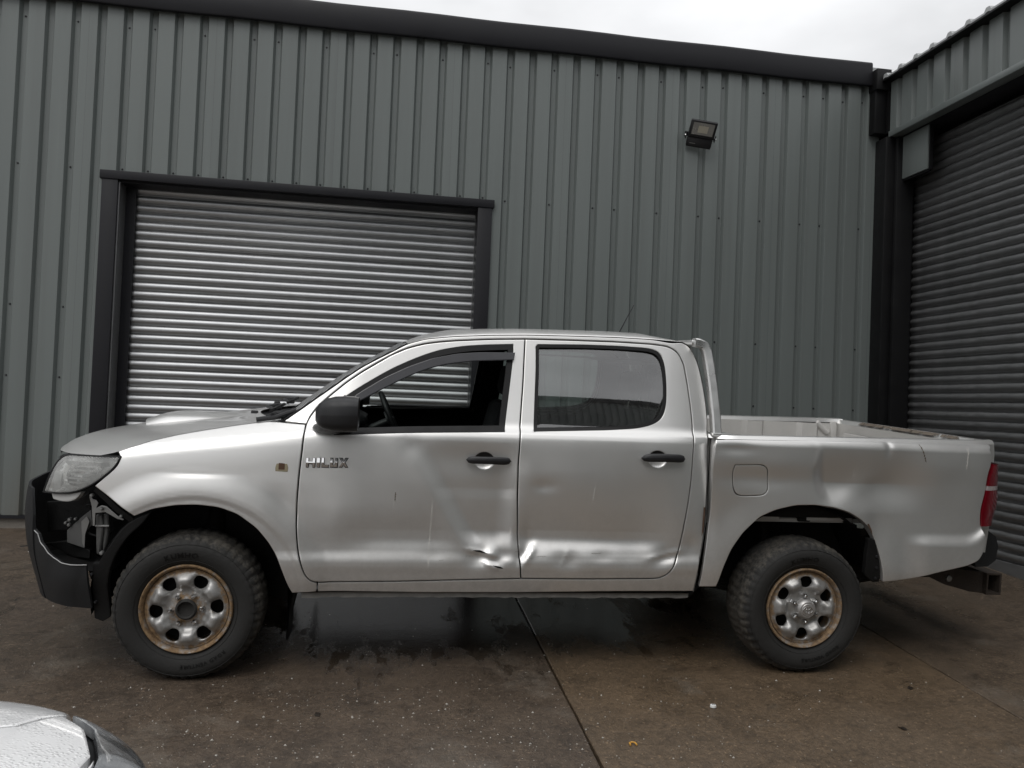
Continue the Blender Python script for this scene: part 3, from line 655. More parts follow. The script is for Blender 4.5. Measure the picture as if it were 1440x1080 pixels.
def gz(x, z, cx, cz, sx, sz, rot=0):
    c, s = math.cos(rot), math.sin(rot); dx, dz = x-cx, z-cz
    a, b = dx*c+dz*s, -dx*s+dz*c
    return np.exp(-(a/sx)**2-(b/sz)**2)
def ridge(x, z, x0, z0, x1, z1, wdt, sharp=1.0):
    """distance based fold along a segment"""
    dx, dz = x1-x0, z1-z0; L2 = dx*dx+dz*dz
    t = np.clip(((x-x0)*dx+(z-z0)*dz)/L2, 0, 1)
    d = np.hypot(x-x0-t*dx, z-z0-t*dz)
    return np.exp(-(d/wdt)**sharp) * np.sin(np.pi*np.clip(t, .02, .98))**.5
def dents(x, z):
    """how far the near side is pushed in (metres)"""
    x = np.asarray(x, float); z = np.asarray(z, float); d = 0*x
    # front door: broad dish behind a diagonal fold
    fold = (x - (.955 + (1.178-z)*.62))                # >0 behind the fold
    ramp = (.72*np.clip((1.165-z)/.24, 0, 1)+.28*np.clip((.88-z)/.16, 0, 1)) * sstep(.60, .72, z)
    d = d + .046*sstep(-.04, .09, fold) * ramp * sstep(1.60, 1.42, x)
    d = d + .010*sstep(-.05, .10, fold) * gz(x, z, 1.30, 1.08, .22, .07)
    d = d - .003*ridge(x, z, .962, 1.178, 1.20, .84, .09, 2) - .005*sstep(.02, -.22, fold)*np.clip((1.12-z)/.3, 0, 1)*sstep(.70, .80, z)*sstep(.55, .75, x)
    d = d + .005*gz(x, z, 1.00, 1.13, .06, .05)
    # trough along both doors above the lower crease
    ramp2 = np.clip((1.03-z)/.31, 0, 1)**1.6 * sstep(.60, .69, z)
    d = d + .034*ramp2*sstep(1.50, 1.60, x)*sstep(2.42, 2.15, x)
    d = d + .012*np.clip((.97-z)/.25, 0, 1)**1.6*sstep(.60, .68, z)*sstep(.62, .85, x)*sstep(1.3, 1.1, x)
    # crumpled corners near the door gap
    d = d + .022*gz(x, z, 1.355, .590, .075, .045, .3) - .014*gz(x, z, 1.405, .610, .028, .035, .8)
    d = d + .010*gz(x, z, 1.43, .575, .035, .022, -.5) - .010*ridge(x, z, 1.28, .632, 1.43, .600, .014, 1.6) - .009*ridge(x, z, 1.365, .568, 1.45, .540, .013, 1.6) + .010*gz(x, z, 1.47, .60, .05, .03)
    d = d + .014*gz(x, z, 1.565, .60, .03, .05, -.7) - .013*ridge(x, z, 1.562, .555, 1.63, .655, .018, 1.8) + .006*gz(x, z, 1.60, .68, .04, .05)
    d = d + .014*gz(x, z, 1.79, .578, .07, .04) + .006*gz(x, z, 1.97, .598, .06, .03) + .003*gz(x, z, 1.12, .60, .05, .03) - .004*ridge(x, z, 1.76, .55, 1.80, .63, .02, 1.4)
    d = d + .020*gz(x, z, 2.30, .60, .07, .038, .35) - .010*ridge(x, z, 2.20, .590, 2.40, .640, .018, 1.7) + .006*gz(x, z, 2.12, .60, .08, .05)
    d = d + .007*gz(x, z, 1.66, .95, .06, .03)
    d = d + .007*gz(x, z, 2.44, .66, .04, .05)
    d = d + .0035*np.sin(x*9.0+z*7.0)*sstep(.6, .75, z)*sstep(1.15, .9, z)*sstep(.5, .7, x)*sstep(2.4, 2.2, x)
    d = d + .003*np.sin(x*8.0-z*11.0)*sstep(2.6, 2.9, x)*sstep(4.1, 3.8, x)*sstep(1.2, 1.05, z)
    # small ones on the wing
    d = d + .003*gz(x, z, .0, .97, .14, .012) + .004*gz(x, z, .40, .82, .05, .1, .4)
    # load bed: caved panel above and behind the arch
    r3 = np.clip((1.215-z)/.21, 0, 1)**1.3*sstep(.84, 1.01, z)
    d = d + .040*r3*sstep(3.06, 3.16, x+.25*(z-1.1))*sstep(3.85, 3.45, x)
    d = d + .022*gz(x, z, 3.60, 1.00, .15, .15) - .010*gz(x, z, 3.36, .975, .13, .06, .6) - .006*ridge(x, z, 3.12, 1.19, 3.10, 1.08, .02, 2)
    d = d + .007*gz(x, z, 3.52, 1.20, .02, .04) + .012*gz(x, z, 2.80, 1.02, .2, .05) + .008*gz(x, z, 2.66, 1.17, .1, .03)
    d = d + .014*gz(x, z, 3.47, .74, .07, .14)
    d = d + .008*gz(x, z, 2.53, .80, .03, .12)
    return d
def surf(x, z, sgn, off=0.0, dent=True):
    """point on the body skin, moved along its outward normal by off; sgn -1 = near side"""
    x = np.asarray(x, float); z = np.asarray(z, float); e = 2e-3
    def w_(a, b): return W0(a, b) - (dents(a, b) if (dent and sgn < 0) else 0)
    w = w_(x, z)
    if np.any(off != 0):
        wx = (w_(x+e, z)-w_(x-e, z))/(2*e); wz = (w_(x, z+e)-w_(x, z-e))/(2*e)
        wx = np.clip(wx, -3, 3); wz = np.clip(wz, -3, 3)
        n = np.sqrt(1+wx*wx+wz*wz)
        return np.stack([x-off*wx/n, sgn*(w+off/n), z-off*wz/n], -1)
    return np.stack([x, sgn*w, z], -1)
def resample(poly, ds, corner=40, it=5):
    P_ = np.array(poly, float); n = len(P_)
    keep = []
    for i in range(n):
        a, b = P_[i]-P_[i-1], P_[(i+1) % n]-P_[i]
        ang = abs(math.degrees(math.atan2(a[0]*b[1]-a[1]*b[0], a@b)))
        keep.append(ang > corner)
    pts = []; fix = []
    for i in range(n):
        a, b = P_[i], P_[(i+1) % n]; k = max(1, int(round(np.linalg.norm(b-a)/ds)))
        for j in range(k): pts.append(a+(b-a)*j/k); fix.append(j == 0 and keep[i])
    pts = np.array(pts); fix = np.array(fix)
    for _ in range(it):
        q = .5*pts+.25*(np.roll(pts, 1, 0)+np.roll(pts, -1, 0)); pts = np.where(fix[:, None], pts, q)
    return pts
def area(P_): return .5*np.sum(P_[:, 0]*np.roll(P_[:, 1], -1)-np.roll(P_[:, 0], -1)*P_[:, 1])
def inset(P_, d):
    """move a closed polyline inwards by d (negative = outwards)"""
    s = 1 if area(P_) > 0 else -1
    t1 = P_-np.roll(P_, 1, 0); t2 = np.roll(P_, -1, 0)-P_
    t1 /= np.linalg.norm(t1, axis=1)[:, None]+1e-9; t2 /= np.linalg.norm(t2, axis=1)[:, None]+1e-9
    n1 = np.stack([-t1[:, 1], t1[:, 0]], 1)*s; n2 = np.stack([-t2[:, 1], t2[:, 0]], 1)*s
    n = n1+n2; L = np.linalg.norm(n, axis=1)[:, None]; n = n/np.maximum(L, .7)
    c = np.maximum(.5, np.sum(n*n1, 1))[:, None]
    return P_+n*d/c
def inside(poly, q):
    x, y = q[:, 0], q[:, 1]; r = np.zeros(len(q), bool); n = len(poly)
    for i in range(n):
        x0, y0 = poly[i]; x1, y1 = poly[(i+1) % n]
        c = (y0 > y) != (y1 > y)
        if y1 != y0: r ^= c & (x < (x1-x0)*(y-y0)/(y1-y0)+x0)
    return r
def dist(poly, q):
    d = np.full(len(q), 9.0)
    for i in range(len(poly)):
        a = poly[i]; b = poly[(i+1) % len(poly)]; ab = b-a; L = ab@ab+1e-12
        t = np.clip(((q-a)@ab)/L, 0, 1); d = np.minimum(d, np.linalg.norm(q-a-t[:, None]*ab, axis=1))
    return d
def panel(poly, holes=(), sgn=-1, g=.016, off=0.0, gap=.0035, lip=.016, dent=True, corner=40, sf=None, ring=.005, roll=.003, ds=None):
    """pressed panel: outline (x,z) triangulated over the body skin with rolled edges"""
    sf = sf or surf
    loops = []
    ds = ds or min(.014, g)
    o = resample(poly, ds, corner); o = inset(o, gap); loops.append(o)
    for h in holes:
        h = resample(h, ds, corner); loops.append(inset(h, -gap) if False else h)
    pts = []; edges = []
    for L in loops:
        b = len(pts); pts += [tuple(p) for p in L]; edges += [(b+i, b+(i+1) % len(L)) for i in range(len(L))]
    nb = len(pts); allp = [np.array(l) for l in loops]
    rings = []
    if ring:
        for k, L in enumerate(allp):
            r_ = inset(L, ring if k == 0 else -ring)
            ok = np.min([dist(q, r_) for q in allp], 0) > ring*.6
            ok &= inside(allp[0], r_)
            for q in allp[1:]: ok &= ~inside(q, r_)
            rings += [tuple(p) for p in r_[ok][::1]]
    mn, mx_ = allp[0].min(0), allp[0].max(0)
    gx, gz_ = np.meshgrid(np.arange(mn[0]+g/2, mx_[0], g), np.arange(mn[1]+g/2, mx_[1], g))
    q = np.stack([gx.ravel(), gz_.ravel()], 1)
    ok = inside(allp[0], q)
    for h in allp[1:]: ok &= ~inside(h, q)
    q = q[ok]
    if len(q):
        dd = np.min([dist(h, q) for h in allp], 0); q = q[dd > max(ring*1.7, g*.55)]
    pts += rings + [tuple(p) for p in q]
    r_ = delaunay_2d_cdt([Vector(p) for p in pts], edges, [], 0, 1e-6)
    vo, fo, orig = r_[0], [list(f) for f in r_[2]], r_[3]
    v2 = np.array([(p.x, p.y) for p in vo])
    cen_ = np.array([v2[f].mean(0) for f in fo]); ok = inside(allp[0], cen_)
    for h in allp[1:]: ok &= ~inside(h, cen_)
    fo = [f for f, k in zip(fo, ok) if k]
    isb = np.zeros(len(v2), bool); bmap = {}; edge_t = {}
    for i, l in enumerate(orig):
        for k in l:
            if k < nb: isb[i] = True; bmap[k] = i
    v3 = sf(v2[:, 0], v2[:, 1], sgn, np.where(isb, off-roll, off), dent)
    v4 = sf(v2[:, 0], v2[:, 1], sgn, off-roll-lip, dent)
    e = .0015
    tx = sf(v2[:, 0]+e, v2[:, 1], sgn, off, dent)-sf(v2[:, 0]-e, v2[:, 1], sgn, off, dent)
    tz = sf(v2[:, 0], v2[:, 1]+e, sgn, off, dent)-sf(v2[:, 0], v2[:, 1]-e, sgn, off, dent)
    nn = np.cross(tx, tz); nn /= np.linalg.norm(nn, axis=1)[:, None]+1e-12
    if ring:
        k0 = 0
        for li, L in enumerate(allp):
            o2 = (L-inset(L, .003)); o2 /= np.linalg.norm(o2, axis=1)[:, None]+1e-9
            if li: o2 = -o2
            for q_ in range(len(L)):
                if k0+q_ in bmap:
                    i_ = bmap[k0+q_]; t3 = tx[i_]*o2[q_, 0]+tz[i_]*o2[q_, 1]; t3 = t3/(np.linalg.norm(t3)+1e-9)
                    sg_ = 1.0
                    nn[i_] = nn[i_]*1.0
                    edge_t.setdefault(i_, t3)
            k0 += len(L)
    mb = MB(); vs = [tuple(p) for p in v3]; fs = []
    for f in fo:
        f = list(f); a = v2[f]; s = area(a)
        if (s > 0) != (sgn < 0): f = f[::-1]
        fs.append(f)
    ext = {}; top_ = {}
    for k, i in bmap.items():
        if i not in ext:
            top_[i] = len(vs); vs.append(tuple(v3[i])); ext[i] = len(vs); vs.append(tuple(v4[i]))
    for a, b in edges:
        if a in bmap and b in bmap and bmap[a] != bmap[b]:
            fs.append([top_[bmap[a]], top_[bmap[b]], ext[bmap[b]], ext[bmap[a]]])
    mb.add(vs, fs); mb.nrm = (nn, edge_t)
    return mb
def both(name, poly, mats, holes=(), parent=truck, g=.011, region='cab', **k):
    global REGION
    REGION = region
    near = panel(poly, holes, -1, g, **k); n = smoothfix2(near.build(name, mats, parent))
    far = panel(poly, holes, 1, .03, **{**k, 'dent': False, 'ds': .02}); f = smoothfix2(far.build(name, mats, parent))
    REGION = None
    return n, f
def set_normals(o):
    """exact skin normals from the shape function, edges slightly rolled over"""
    if o.name not in NRM: return o
    nn, et = NRM[o.name]; me = o.data; k = len(nn); out_ = [(0, 0, 0)]*len(me.vertices)
    vn = np.zeros((len(me.vertices), 3))
    for p in me.polygons:
        for v in p.vertices: vn[v] += np.array(p.normal)*p.area
    for i in range(k):
        if not vn[i].any(): continue
        n_ = nn[i]*(1 if nn[i]@vn[i] > 0 else -1)
        if i in et: n_ = n_+.45*et[i]
        n_ = n_/np.linalg.norm(n_); out_[i] = tuple(n_)
    me.normals_split_custom_set_from_vertices(out_)
    return o
def smoothfix2(o):
    bm = bmesh.new(); bm.from_mesh(o.data); bmesh.ops.recalc_face_normals(bm, faces=bm.faces[:])
    # open sheets: make sure the skin looks outwards (away from y = 0)
    s = sum(f.normal.y*f.calc_area()*(1 if f.calc_center_median().y > 0 else -1) for f in bm.faces)
    if s < 0: bmesh.ops.reverse_faces(bm, faces=bm.faces[:])
    bm.to_mesh(o.data); bm.free(); o.data.set_sharp_from_angle(angle=R(32))
    return set_normals(o)

# ---- skin panels
fender, fender2 = both('fender', P['fender'], 'paint')
fender['label'] = 'silver front wing cut away behind the headlamp'
def cup_poly(x0, zc, r0=.052): return [(x0+.092+r0*math.cos(a), zc-.004+r0*.85*math.sin(a)) for a in np.linspace(0, 2*math.pi, 40, endpoint=False)]
dn, df = both('front_door', P['front_door'], 'paint', [P['front_window'], cup_poly(1.263, 1.071)])
dn['label'] = 'dented front door with its window down'
rn, rf = both('rear_door', P['rear_door'], 'paint', [P['rear_window'], cup_poly(2.152, 1.107)])
rn['label'] = 'rear door creased along its lower edge'
both('cab_side', P['cab_side'], 'paint')
bn, bf = both('bed_side', P['bed_side'], 'paint', [P['fuel_flap']], lip=.03, region='bed', gap=.007)
REGION = 'bed'
bn['label'] = 'caved in load bed side with fuel flap'
flap = panel(P['fuel_flap'], (), -1, .016, gap=.0045, ring=.004).build('fuel_flap', 'paint', bn); smoothfix2(flap)
smoothfix2(panel(P['fuel_flap'], (), 1, .03, gap=.002, dent=False).build('fuel_flap', 'paint', bf))
REGION = None

# inner shell that closes the gaps (dark)
def shell(poly, holes, off, m_, sgn, name='inner_shell'):
    mb = panel(poly, holes, sgn, .05, off=off, gap=-.012, lip=0.001, dent=False, ring=0, roll=0, ds=.03)
    return smoothfix2(mb.build(name, m_, truck))
cab_out = [(.42, 1.23), (.46, 1.26), (.66, 1.43), (.80, 1.52), (.95, 1.60), (1.2, 1.655), (1.6, 1.68), (2.1, 1.69), (2.36, 1.68), (2.44, 1.63), (2.50, 1.45), (2.51, 1.2), (2.50, .95), (2.49, .7), (2.46, .44), (.56, .43), (.47, .55), (.45, .8), (.46, 1.1)]
for s in (-1, 1):
    shell(cab_out, [[tuple(p) for p in inset(np.array(P['front_window']), -.004)], [tuple(p) for p in inset(np.array(P['rear_window']), -.004)]], -.055, 'interior', s)

# ---- window seals and glass
def frame(poly, w_out, w_in, off, m_, parent, sgn, name, dent=False):
    o_ = [tuple(p) for p in inset(resample(poly, .015), -w_out)]; i_ = [tuple(p) for p in inset(resample(poly, .015), w_in)]
    mb = panel(o_, [i_], sgn, .03, off=off, gap=0, lip=.03, dent=dent, ring=0, roll=.002, ds=.015)
    return smoothfix2(mb.build(name, m_, parent))
for s, d1, d2 in ((-1, dn, rn), (1, df, rf)):
    frame(P['front_window'], .003, .027, .002, 'rubber', d1, s, 'window_seal')
    frame(P['rear_window'], .003, .015, .002, 'rubber', d2, s, 'window_seal')
    gp = [tuple(p) for p in inset(resample(P['rear_window'], .02), .012)]
    bow = lambda x, z, sg, off, dent: surf(x, z, sg, off+.048*np.clip((z-1.22)/.44, 0, 1)*(1-np.clip((z-1.22)/.44, 0, 1))+.004*np.sin((x-1.6)*4.3), False)
    smoothfix2(panel(gp, (), s, .02, off=-.016, gap=0, lip=.0005, dent=False, ring=0, roll=0, ds=.02, sf=bow).build('window_glass', 'tint', d2))
gp = [tuple(p) for p in inset(resample(P['front_window'], .02), .017)]
smoothfix2(panel(gp, (), 1, .04, off=-.010, gap=0, lip=.0005, dent=False, ring=0, roll=0, ds=.02).build('window_glass', 'clear', df))
# smoked wind deflector
for s, d1 in ((-1, dn),):
    smoothfix2(panel(P['deflector'], (), s, .02, off=.018, gap=0, lip=.004, dent=False, ring=.004, roll=.004, ds=.012).build('wind_deflector', 'deflector', d1))

# ---- roof, cab back
top = [P['scr'][-1]]+P['roofedge'][:-1]+[(2.36, 1.716)]+[P['backedge'][0], P['backedge'][1]]
def on(tab, t):
    T = np.array(tab); L = np.r_[0, np.cumsum(np.linalg.norm(np.diff(T, axis=0), axis=1))]; L /= L[-1]
    return np.array([np.interp(t, L, T[:, 0]), np.interp(t, L, T[:, 1])])
NU, NV = 40, 36
rows = []
for i in range(NU+1):
    u = i/NU; x, z = on(top, u); we = float(W0(x, z))
    h = .046*min(1, .35+u*4)*min(1, .25+(1-u)*5)
    row = []
    for j in range(NV+1):
        t = -math.cos(math.pi*j/NV); y = t*we; k = 1-abs(t)**2.2
        xx = x-.015*k*(1-u)**2+.02*k*u**4
        row.append((xx, y, z+h*(1-abs(t)**2.6)**(1/1.5)+.0*k))
    rows.append(row)
roof = MB().grid(rows).build('roof', 'paint', truck); smoothfix(roof)
# header and windscreen
scr = P['scr']
rows = []
for i in range(13):
    u = i/12; x, z = on(scr, u); we = float(W0(x, z))-.002
    rows.append([(x-(.125*(1-u)+.032*u)*(1-abs(t)**2.0), t*we, z+.012*u*(1-abs(t)**2.4)-.05*(1-u)*(1-t*t)) for t in np.linspace(-1, 1, 25)])
ws = smoothfix(MB().grid(rows).build('windscreen', 'screen', truck))
# black screen border
mb = MB()
for rw in (rows[0],): mb.tube([Vector(p)+Vector((0, 0, .0)) for p in rw], .006, 6)
for k in (0, -1): mb.tube([Vector(r_[k])+Vector((0, .004 if k == 0 else -.004, 0)) for r_ in rows], .004, 6)
mb.build('windscreen_seal', 'rubber', truck)
# cab back with rear window
back = P['backedge'][1:]
rows = []
for i in range(15):
    x, z = on(back, i/14); REGION = 'cab'; we = float(W0(x, z)); REGION = None
    rows.append([(x+.018*(1-abs(t)**6), t*we, z+(.035*(1-abs(t)**3) if i == 0 else 0)) for t in np.linspace(-1, 1, 21)])
cb = smoothfix(MB().grid(rows).build('cab_back', 'paint', truck))
mb = MB(); mb.grid([[(2.49+.045*(1.62-z)/.34+.030, y, z) for y in np.linspace(-.52, .52, 9)] for z in (1.62, 1.5, 1.4, 1.28)])
smoothfix(mb.build('rear_window', 'tint', cb))

# ---- bonnet
E1 = P['bonnet_edge']+[(-.672, 1.038)]
E1 = [(x, z-.004) for x, z in E1]
CZ = [(-.85, .975), (-.81, 1.012), (-.785, 1.038), (-.72, 1.066), (-.60, 1.092), (-.4, 1.135), (-.2, 1.163), (.05, 1.192), (.2, 1.222), (.5, 1.250)]
def hood_pt(u, t):
    x, z = on(E1, u); we = float(W0(x, z))-.004; k = 1-abs(t)**2
    xc = .16+(-.800-.16)*u
    xx = x+(xc-x)*k
    zc = float(interp(CZ, xc)); kz = 1-abs(t)**2.6
    return (xx, t*we, z+(zc-z)*kz)
rows = [[hood_pt(i/36, t) for t in np.sin(np.linspace(-math.pi/2, math.pi/2, 37))] for i in range(37)]
mb = MB(); mb.grid(rows)
n_ = 37; lipv = []
rim_i = [36*n_+j for j in range(n_)]
mb.grid([[rows[36][j], (rows[36][j][0]+.004, rows[36][j][1]*.995, rows[36][j][2]-.022)] for j in range(n_)])
hood = smoothfix(mb.build('bonnet', 'paint', truck))
# intake scoop
rows = []
for i in range(13):
    u = i/12; x = -.40+.42*u
    zb = float(interp(CZ, x)); hgt = .040*(1-u**1.8)*min(1, .35+u*3.0)
    rows.append([(x+(.05*(1-abs(t)**2)*-1 if i == 0 else -.05*(1-abs(t)**2)*(1-u)), t*.24, zb-.030+(hgt+.030)*(1-abs(t)**5)**.8) for t in np.linspace(-1, 1, 21)])
sc = smoothfix(MB().grid(rows).build('bonnet_scoop', 'paint', hood))
mb = MB(); f_ = rows[0]; mb.grid([[p, (p[0]+.06, p[1]*.95, p[2]-.012)] for p in f_]); mb.add([(p[0]+.06, p[1]*.95, p[2]-.012) for p in f_], [list(range(len(f_)))]); smoothfix(mb.build('scoop_mouth', 'dark', hood))
for s in (-1, 1):
    mb = MB(); mb.box((.165, s*.42-.012, 1.228), (.20, s*.42+.012, 1.243), bev=.004); mb.build('washer_nozzle', 'plastic', hood)
# cowl, wipers
rows = []
for t in np.linspace(-1, 1, 17):
    k = 1-t*t
    rows.append([(.44-.22*k, t*.74, 1.190+.0*k), (.33-.16*k, t*.73, 1.185+.006*k), (.23-.08*k, t*.70, 1.180+.020*k)])
smoothfix(MB().grid(rows).build('cowl_panel', 'plastic', truck))
for y0, y1 in ((-.62, -.05), (.02, .58)):
    wp = MB(); wp.tube([(.25, y1, 1.25), (.235, (y0+y1)/2, 1.262), (.315, y0, 1.268)], [.012, .009, .006], 8); wp.box((.225, y1-.02, 1.222), (.27, y1+.02, 1.262), bev=.006)
    wpo = wp.build('wiper', 'plastic', truck)
    bl = MB(); bl.box((.30, y0-.10, 1.262), (.312, y0+.42, 1.276)); bl.build('wiper_blade', 'rubber', wpo)
mb = MB()
for k in range(5): mb.box((.28+.018*k, -.70+.025*k, 1.222), (.31+.018*k, -.66+.025*k, 1.248+.004*(k % 3)), bev=.005)
mb.tube([(.24, -.72, 1.222), (.33, -.70, 1.236), (.42, -.66, 1.270)], .012, 8); mb.build('hinge_cover', 'plastic', truck)

# ---- headlamps
for s in (-1, 1):
    hl = smoothfix2(panel(P['headlight'], (), s, .03, off=.006, gap=.003, lip=.03, dent=False, ring=.008, roll=.006, ds=.02).build('headlight', 'lens', truck))
    hp = np.array(P['headlight'])
    bowl = lambda x, z, sg, off, dent: surf(x, z, sg, off-.045*np.minimum(1, dist(np.array(resample(P['headlight'], .03)), np.stack([x, z], 1))/.05), False)
    smoothfix2(panel(P['headlight'], (), s, .02, off=-.012, gap=.004, lip=.001, dent=False, ring=0, roll=0, ds=.02, sf=bowl).build('reflector', 'reflector', hl))
    # inner bezel steps and bowls
    mb = MB()
    for k in range(7):
        z = .885+.020*k; xs_ = np.linspace(-.62+.006*k, -.50+.012*k, 6)
        a = surf(xs_, z+0*xs_, s, -.020, False); b = surf(xs_, z+.009+0*xs_, s, -.026, False)
        mb.grid([[tuple(p), tuple(q), tuple(q+np.array([0, -s*.012, -.002]))] for p, q in zip(a, b)])
    smoothfix(mb.build('reflector_ribs', 'lampwhite', hl))
    mb = MB()
    xs_ = np.linspace(-.66, -.39, 14)
    a = surf(xs_, 1.008+0*xs_, s, -.008, False); b = surf(xs_, .992+0*xs_, s, -.03, False)
    mb.grid([[tuple(p), tuple(q)] for p, q in zip(a, b)])
    zs_ = np.linspace(.86, 1.0, 10); xx = -.685+.0*zs_
    a = surf(xx+.02, zs_, s, -.010, False); b = surf(xx+.045, zs_, s, -.03, False); mb.grid([[tuple(p), tuple(q)] for p, q in zip(a, b)])
    smoothfix(mb.build('inner_bezel', 'lampwhite', hl))
    cpt = surf(np.array([-.545]), np.array([.945]), s, -.045, False)[0]
    mb = MB(); mb.lathe([(.0, s*-.012), (.03, s*-.010), (.05, s*.0), (.058, s*.012)], 24, center=tuple(cpt)); smoothfix(mb.build('lamp_bowl', 'chrome', hl))
    frame(P['headlight'], .002, .003, .0065, 'rubber', hl, s, 'lens_gasket')
    smoothfix2(panel(P['headlight_lower'], (), s, .03, off=-.01, gap=0, lip=.03, dent=False, ring=.006, roll=.005).build('lamp_foot', 'lampwhite', hl))

# ---- grille, bumper with its torn corner
def nose(s_, z, off=0.0, nmax=.985):
    """point on the nose: s_ from -1 (near side at wheel arch) over 0 (centre line) to 1"""
    tip = float(interp(TIP, z)); a = abs(s_)
    n = nmax*(1-a**1.7); x = -.22+(tip+.22)*n
    sg = -1 if s_ < 0 else 1
    wv = float(W0(x, z)); w1 = float(W0(x+.004, z)); wx = max(-4, min(4, (w1-wv)/.004)); nn = math.hypot(1, wx)
    k = min(1, a/.18); 
    y = sg*(wv+off/nn)*1.0; xx = x-off*wx/nn
    if a < .18:
        w18 = float(W0(-.22+(tip+.22)*nmax*(1-.18**1.7), z)); y = sg*w18*(a/.18)+0*y; xx = x-off
    return (xx, y, z)
def nose_sheet(ss, z0f, z1f, nz, off, m_, name, parent, th=.012):
    """sheet on the nose with a variable lower and upper edge, and thickness"""
    rows = []; 
    for s_ in ss:
        z0, z1 = z0f(s_), z1f(s_)
        col = [nose(s_, z0+(z1-z0)*j/nz, off+.006*math.sin(math.pi*min(1, j/nz*1.0))) for j in range(nz+1)]
        inn = [nose(s_, z0+(z1-z0)*j/nz, off-th) for j in range(nz, -1, -1)]
        rows.append(col+inn+[col[0]])
    mb = MB(); mb.grid(rows); k = len(rows[0])-1
    mb.add(rows[0][:k], [list(range(k))]); mb.add(rows[-1][:k], [list(range(k))[::-1]])
    return smoothfix(mb.build(name, m_, parent))
def s_of_x(x, z):
    tip = float(interp(TIP, z)); n = (-.22-x)/(-.22-tip); return -(max(0, 1-n/.985))**(1/1.7)
TEAR = [(-.44, .545), (-.52, .541), (-.565, .543), (-.585, .552), (-.61, .560), (-.64, .577), (-.66, .60), (-.685, .618), (-.70, .655), (-.725, .665)]
TS = sorted([(s_of_x(x, z), z) for x, z in TEAR])
TS = [(-1, .52)]+[(a, b) for a, b in TS if a > -.99]
s_end = TS[-1][0]
def top_edge(s_):
    if s_ <= s_end: return float(np.interp(s_, [a for a, b in TS], [b for a, b in TS]))
    if s_ < s_end+.07: return TS[-1][1]+(.70-TS[-1][1])*(s_-s_end)/.07
    return .70
ss_side = [s for s in np.linspace(s_of_x(-.445, .45), s_end+.01, 46)]
bump = nose_sheet(ss_side, lambda s_: .335+.02*max(0, s_+.62), top_edge, 10, .018, 'bumper', 'front_bumper', truck)
bump['label'] = 'dark grey plastic bumper torn open at its corner'
ss_front = list(np.linspace(s_end+.012, 1, 60))
def front_top(s_):
    if s_ < s_end+.05: return .70+ (.855-.70)*(s_-s_end)/.05
    if s_ < .5: return .855
    return .855-.30*sstep(.5, .8, s_)
nose_sheet(ss_front, lambda s_: .335+.02*max(0, s_+.62), front_top, 12, .022, 'bumper', 'bumper_front', bump)
# pale torn lip
mb = MB(); mb.tube([tuple(Vector(nose(s_, top_edge(s_)+.001, .021))) for s_ in np.linspace(s_of_x(-.45, .54), s_end, 40)], .0022, 6); mb.build('torn_edge', 'tornedge', bump)
gr = nose_sheet(list(np.linspace(-.42, .42, 30)), lambda s_: .86, lambda s_: 1.0-.04*abs(s_), 8, -.10, 'plastic', 'grille', truck)
for k in range(3):
    mb = MB(); mb.tube([nose(s_, .885+.04*k, -.075) for s_ in np.linspace(-.40, .40, 30)], .010, 8); mb.build('grille_bar', 'chrome', gr)

# ---- what the torn corner shows
mb = MB(); rows = []
for x in np.linspace(-.80, -.36, 14):
    rows.append([tuple(surf(np.array([x]), np.array([z]), -1, -.20, False)[0]) for z in np.linspace(.34, .93, 8)])
smoothfix(mb.grid(rows).build('inner_wing', 'dark', truck))
mb = MB(); rows = []
for x in np.linspace(-.80, -.36, 10):
    rows.append([tuple(surf(np.array([x]), np.array([.505]), -1, o_, False)[0]) for o_ in (-.02, -.2)])
mb.grid(rows).build('undertray', 'liner', truck)
def plate(poly, depth, th, name, m_, bev=0):
    """small pressed part behind the wing, poly in (x,z), set in from the skin"""
    pp = np.array(poly, float); c = pp.mean(0)
    w = float(W0(c[0], c[1])); y = -(w-depth)
    mb = MB(); mb.prism([tuple(p) for p in pp], y, y+th)
    o = mb.build(name, m_, truck); smoothfix(o)
    if bev:
        md = o.modifiers.new('bevel', 'BEVEL'); md.width = bev; md.segments = 2
    return o
for nm, part_, th, m_, bv in (('wing_bracket', 'bracket', .005, 'innersteel', .0015), ('radiator_support', 'plate', .006, 'washer', .002), ('support_flange', 'flange', .005, 'innersteel', .001),
                              ('crash_tube', 'tube1', .03, 'washer2', .009), ('crash_tube', 'tube2', .03, 'washer2', .008), ('tube_clip', 'clip', .01, 'innersteel', .002), ('bumper_support', 'lowbox', .03, 'liner', .004), ('lamp_carrier', 'backplate', .02, 'liner', .003)):
    pp, dep = INNER[part_]; cx_, cz_ = np.array(pp).mean(0)
    sl = (float(W0(cx_+.03, cz_))-float(W0(cx_-.03, cz_)))/.06; sl = min(sl, 1.2)
    mb = MB(); n_ = len(pp); ys = [-(float(W0(cx_, cz_))+dep+sl*(x-cx_)*.8) for x, z in pp]
    mb.add([(x, y, z) for (x, z), y in zip(pp, ys)]+[(x, y+th, z) for (x, z), y in zip(pp, ys)], [list(range(n_)), list(range(n_, 2*n_))[::-1]]+[(i, i+n_, (i+1) % n_+n_, (i+1) % n_) for i in range(n_)], sm=False)
    o = smoothfix(mb.build(nm, m_, truck)); md = o.modifiers.new('bevel', 'BEVEL'); md.width = bv; md.segments = 2
e_ = [(-.44, .898), (-.39, .857), (-.325, .806), (-.262, .759)]
a = [surf(np.array([x]), np.array([z]), -1, -.006, False)[0] for x, z in e_]; b = [surf(np.array([x-.018]), np.array([z-.022]), -1, -.022, False)[0] for x, z in e_]
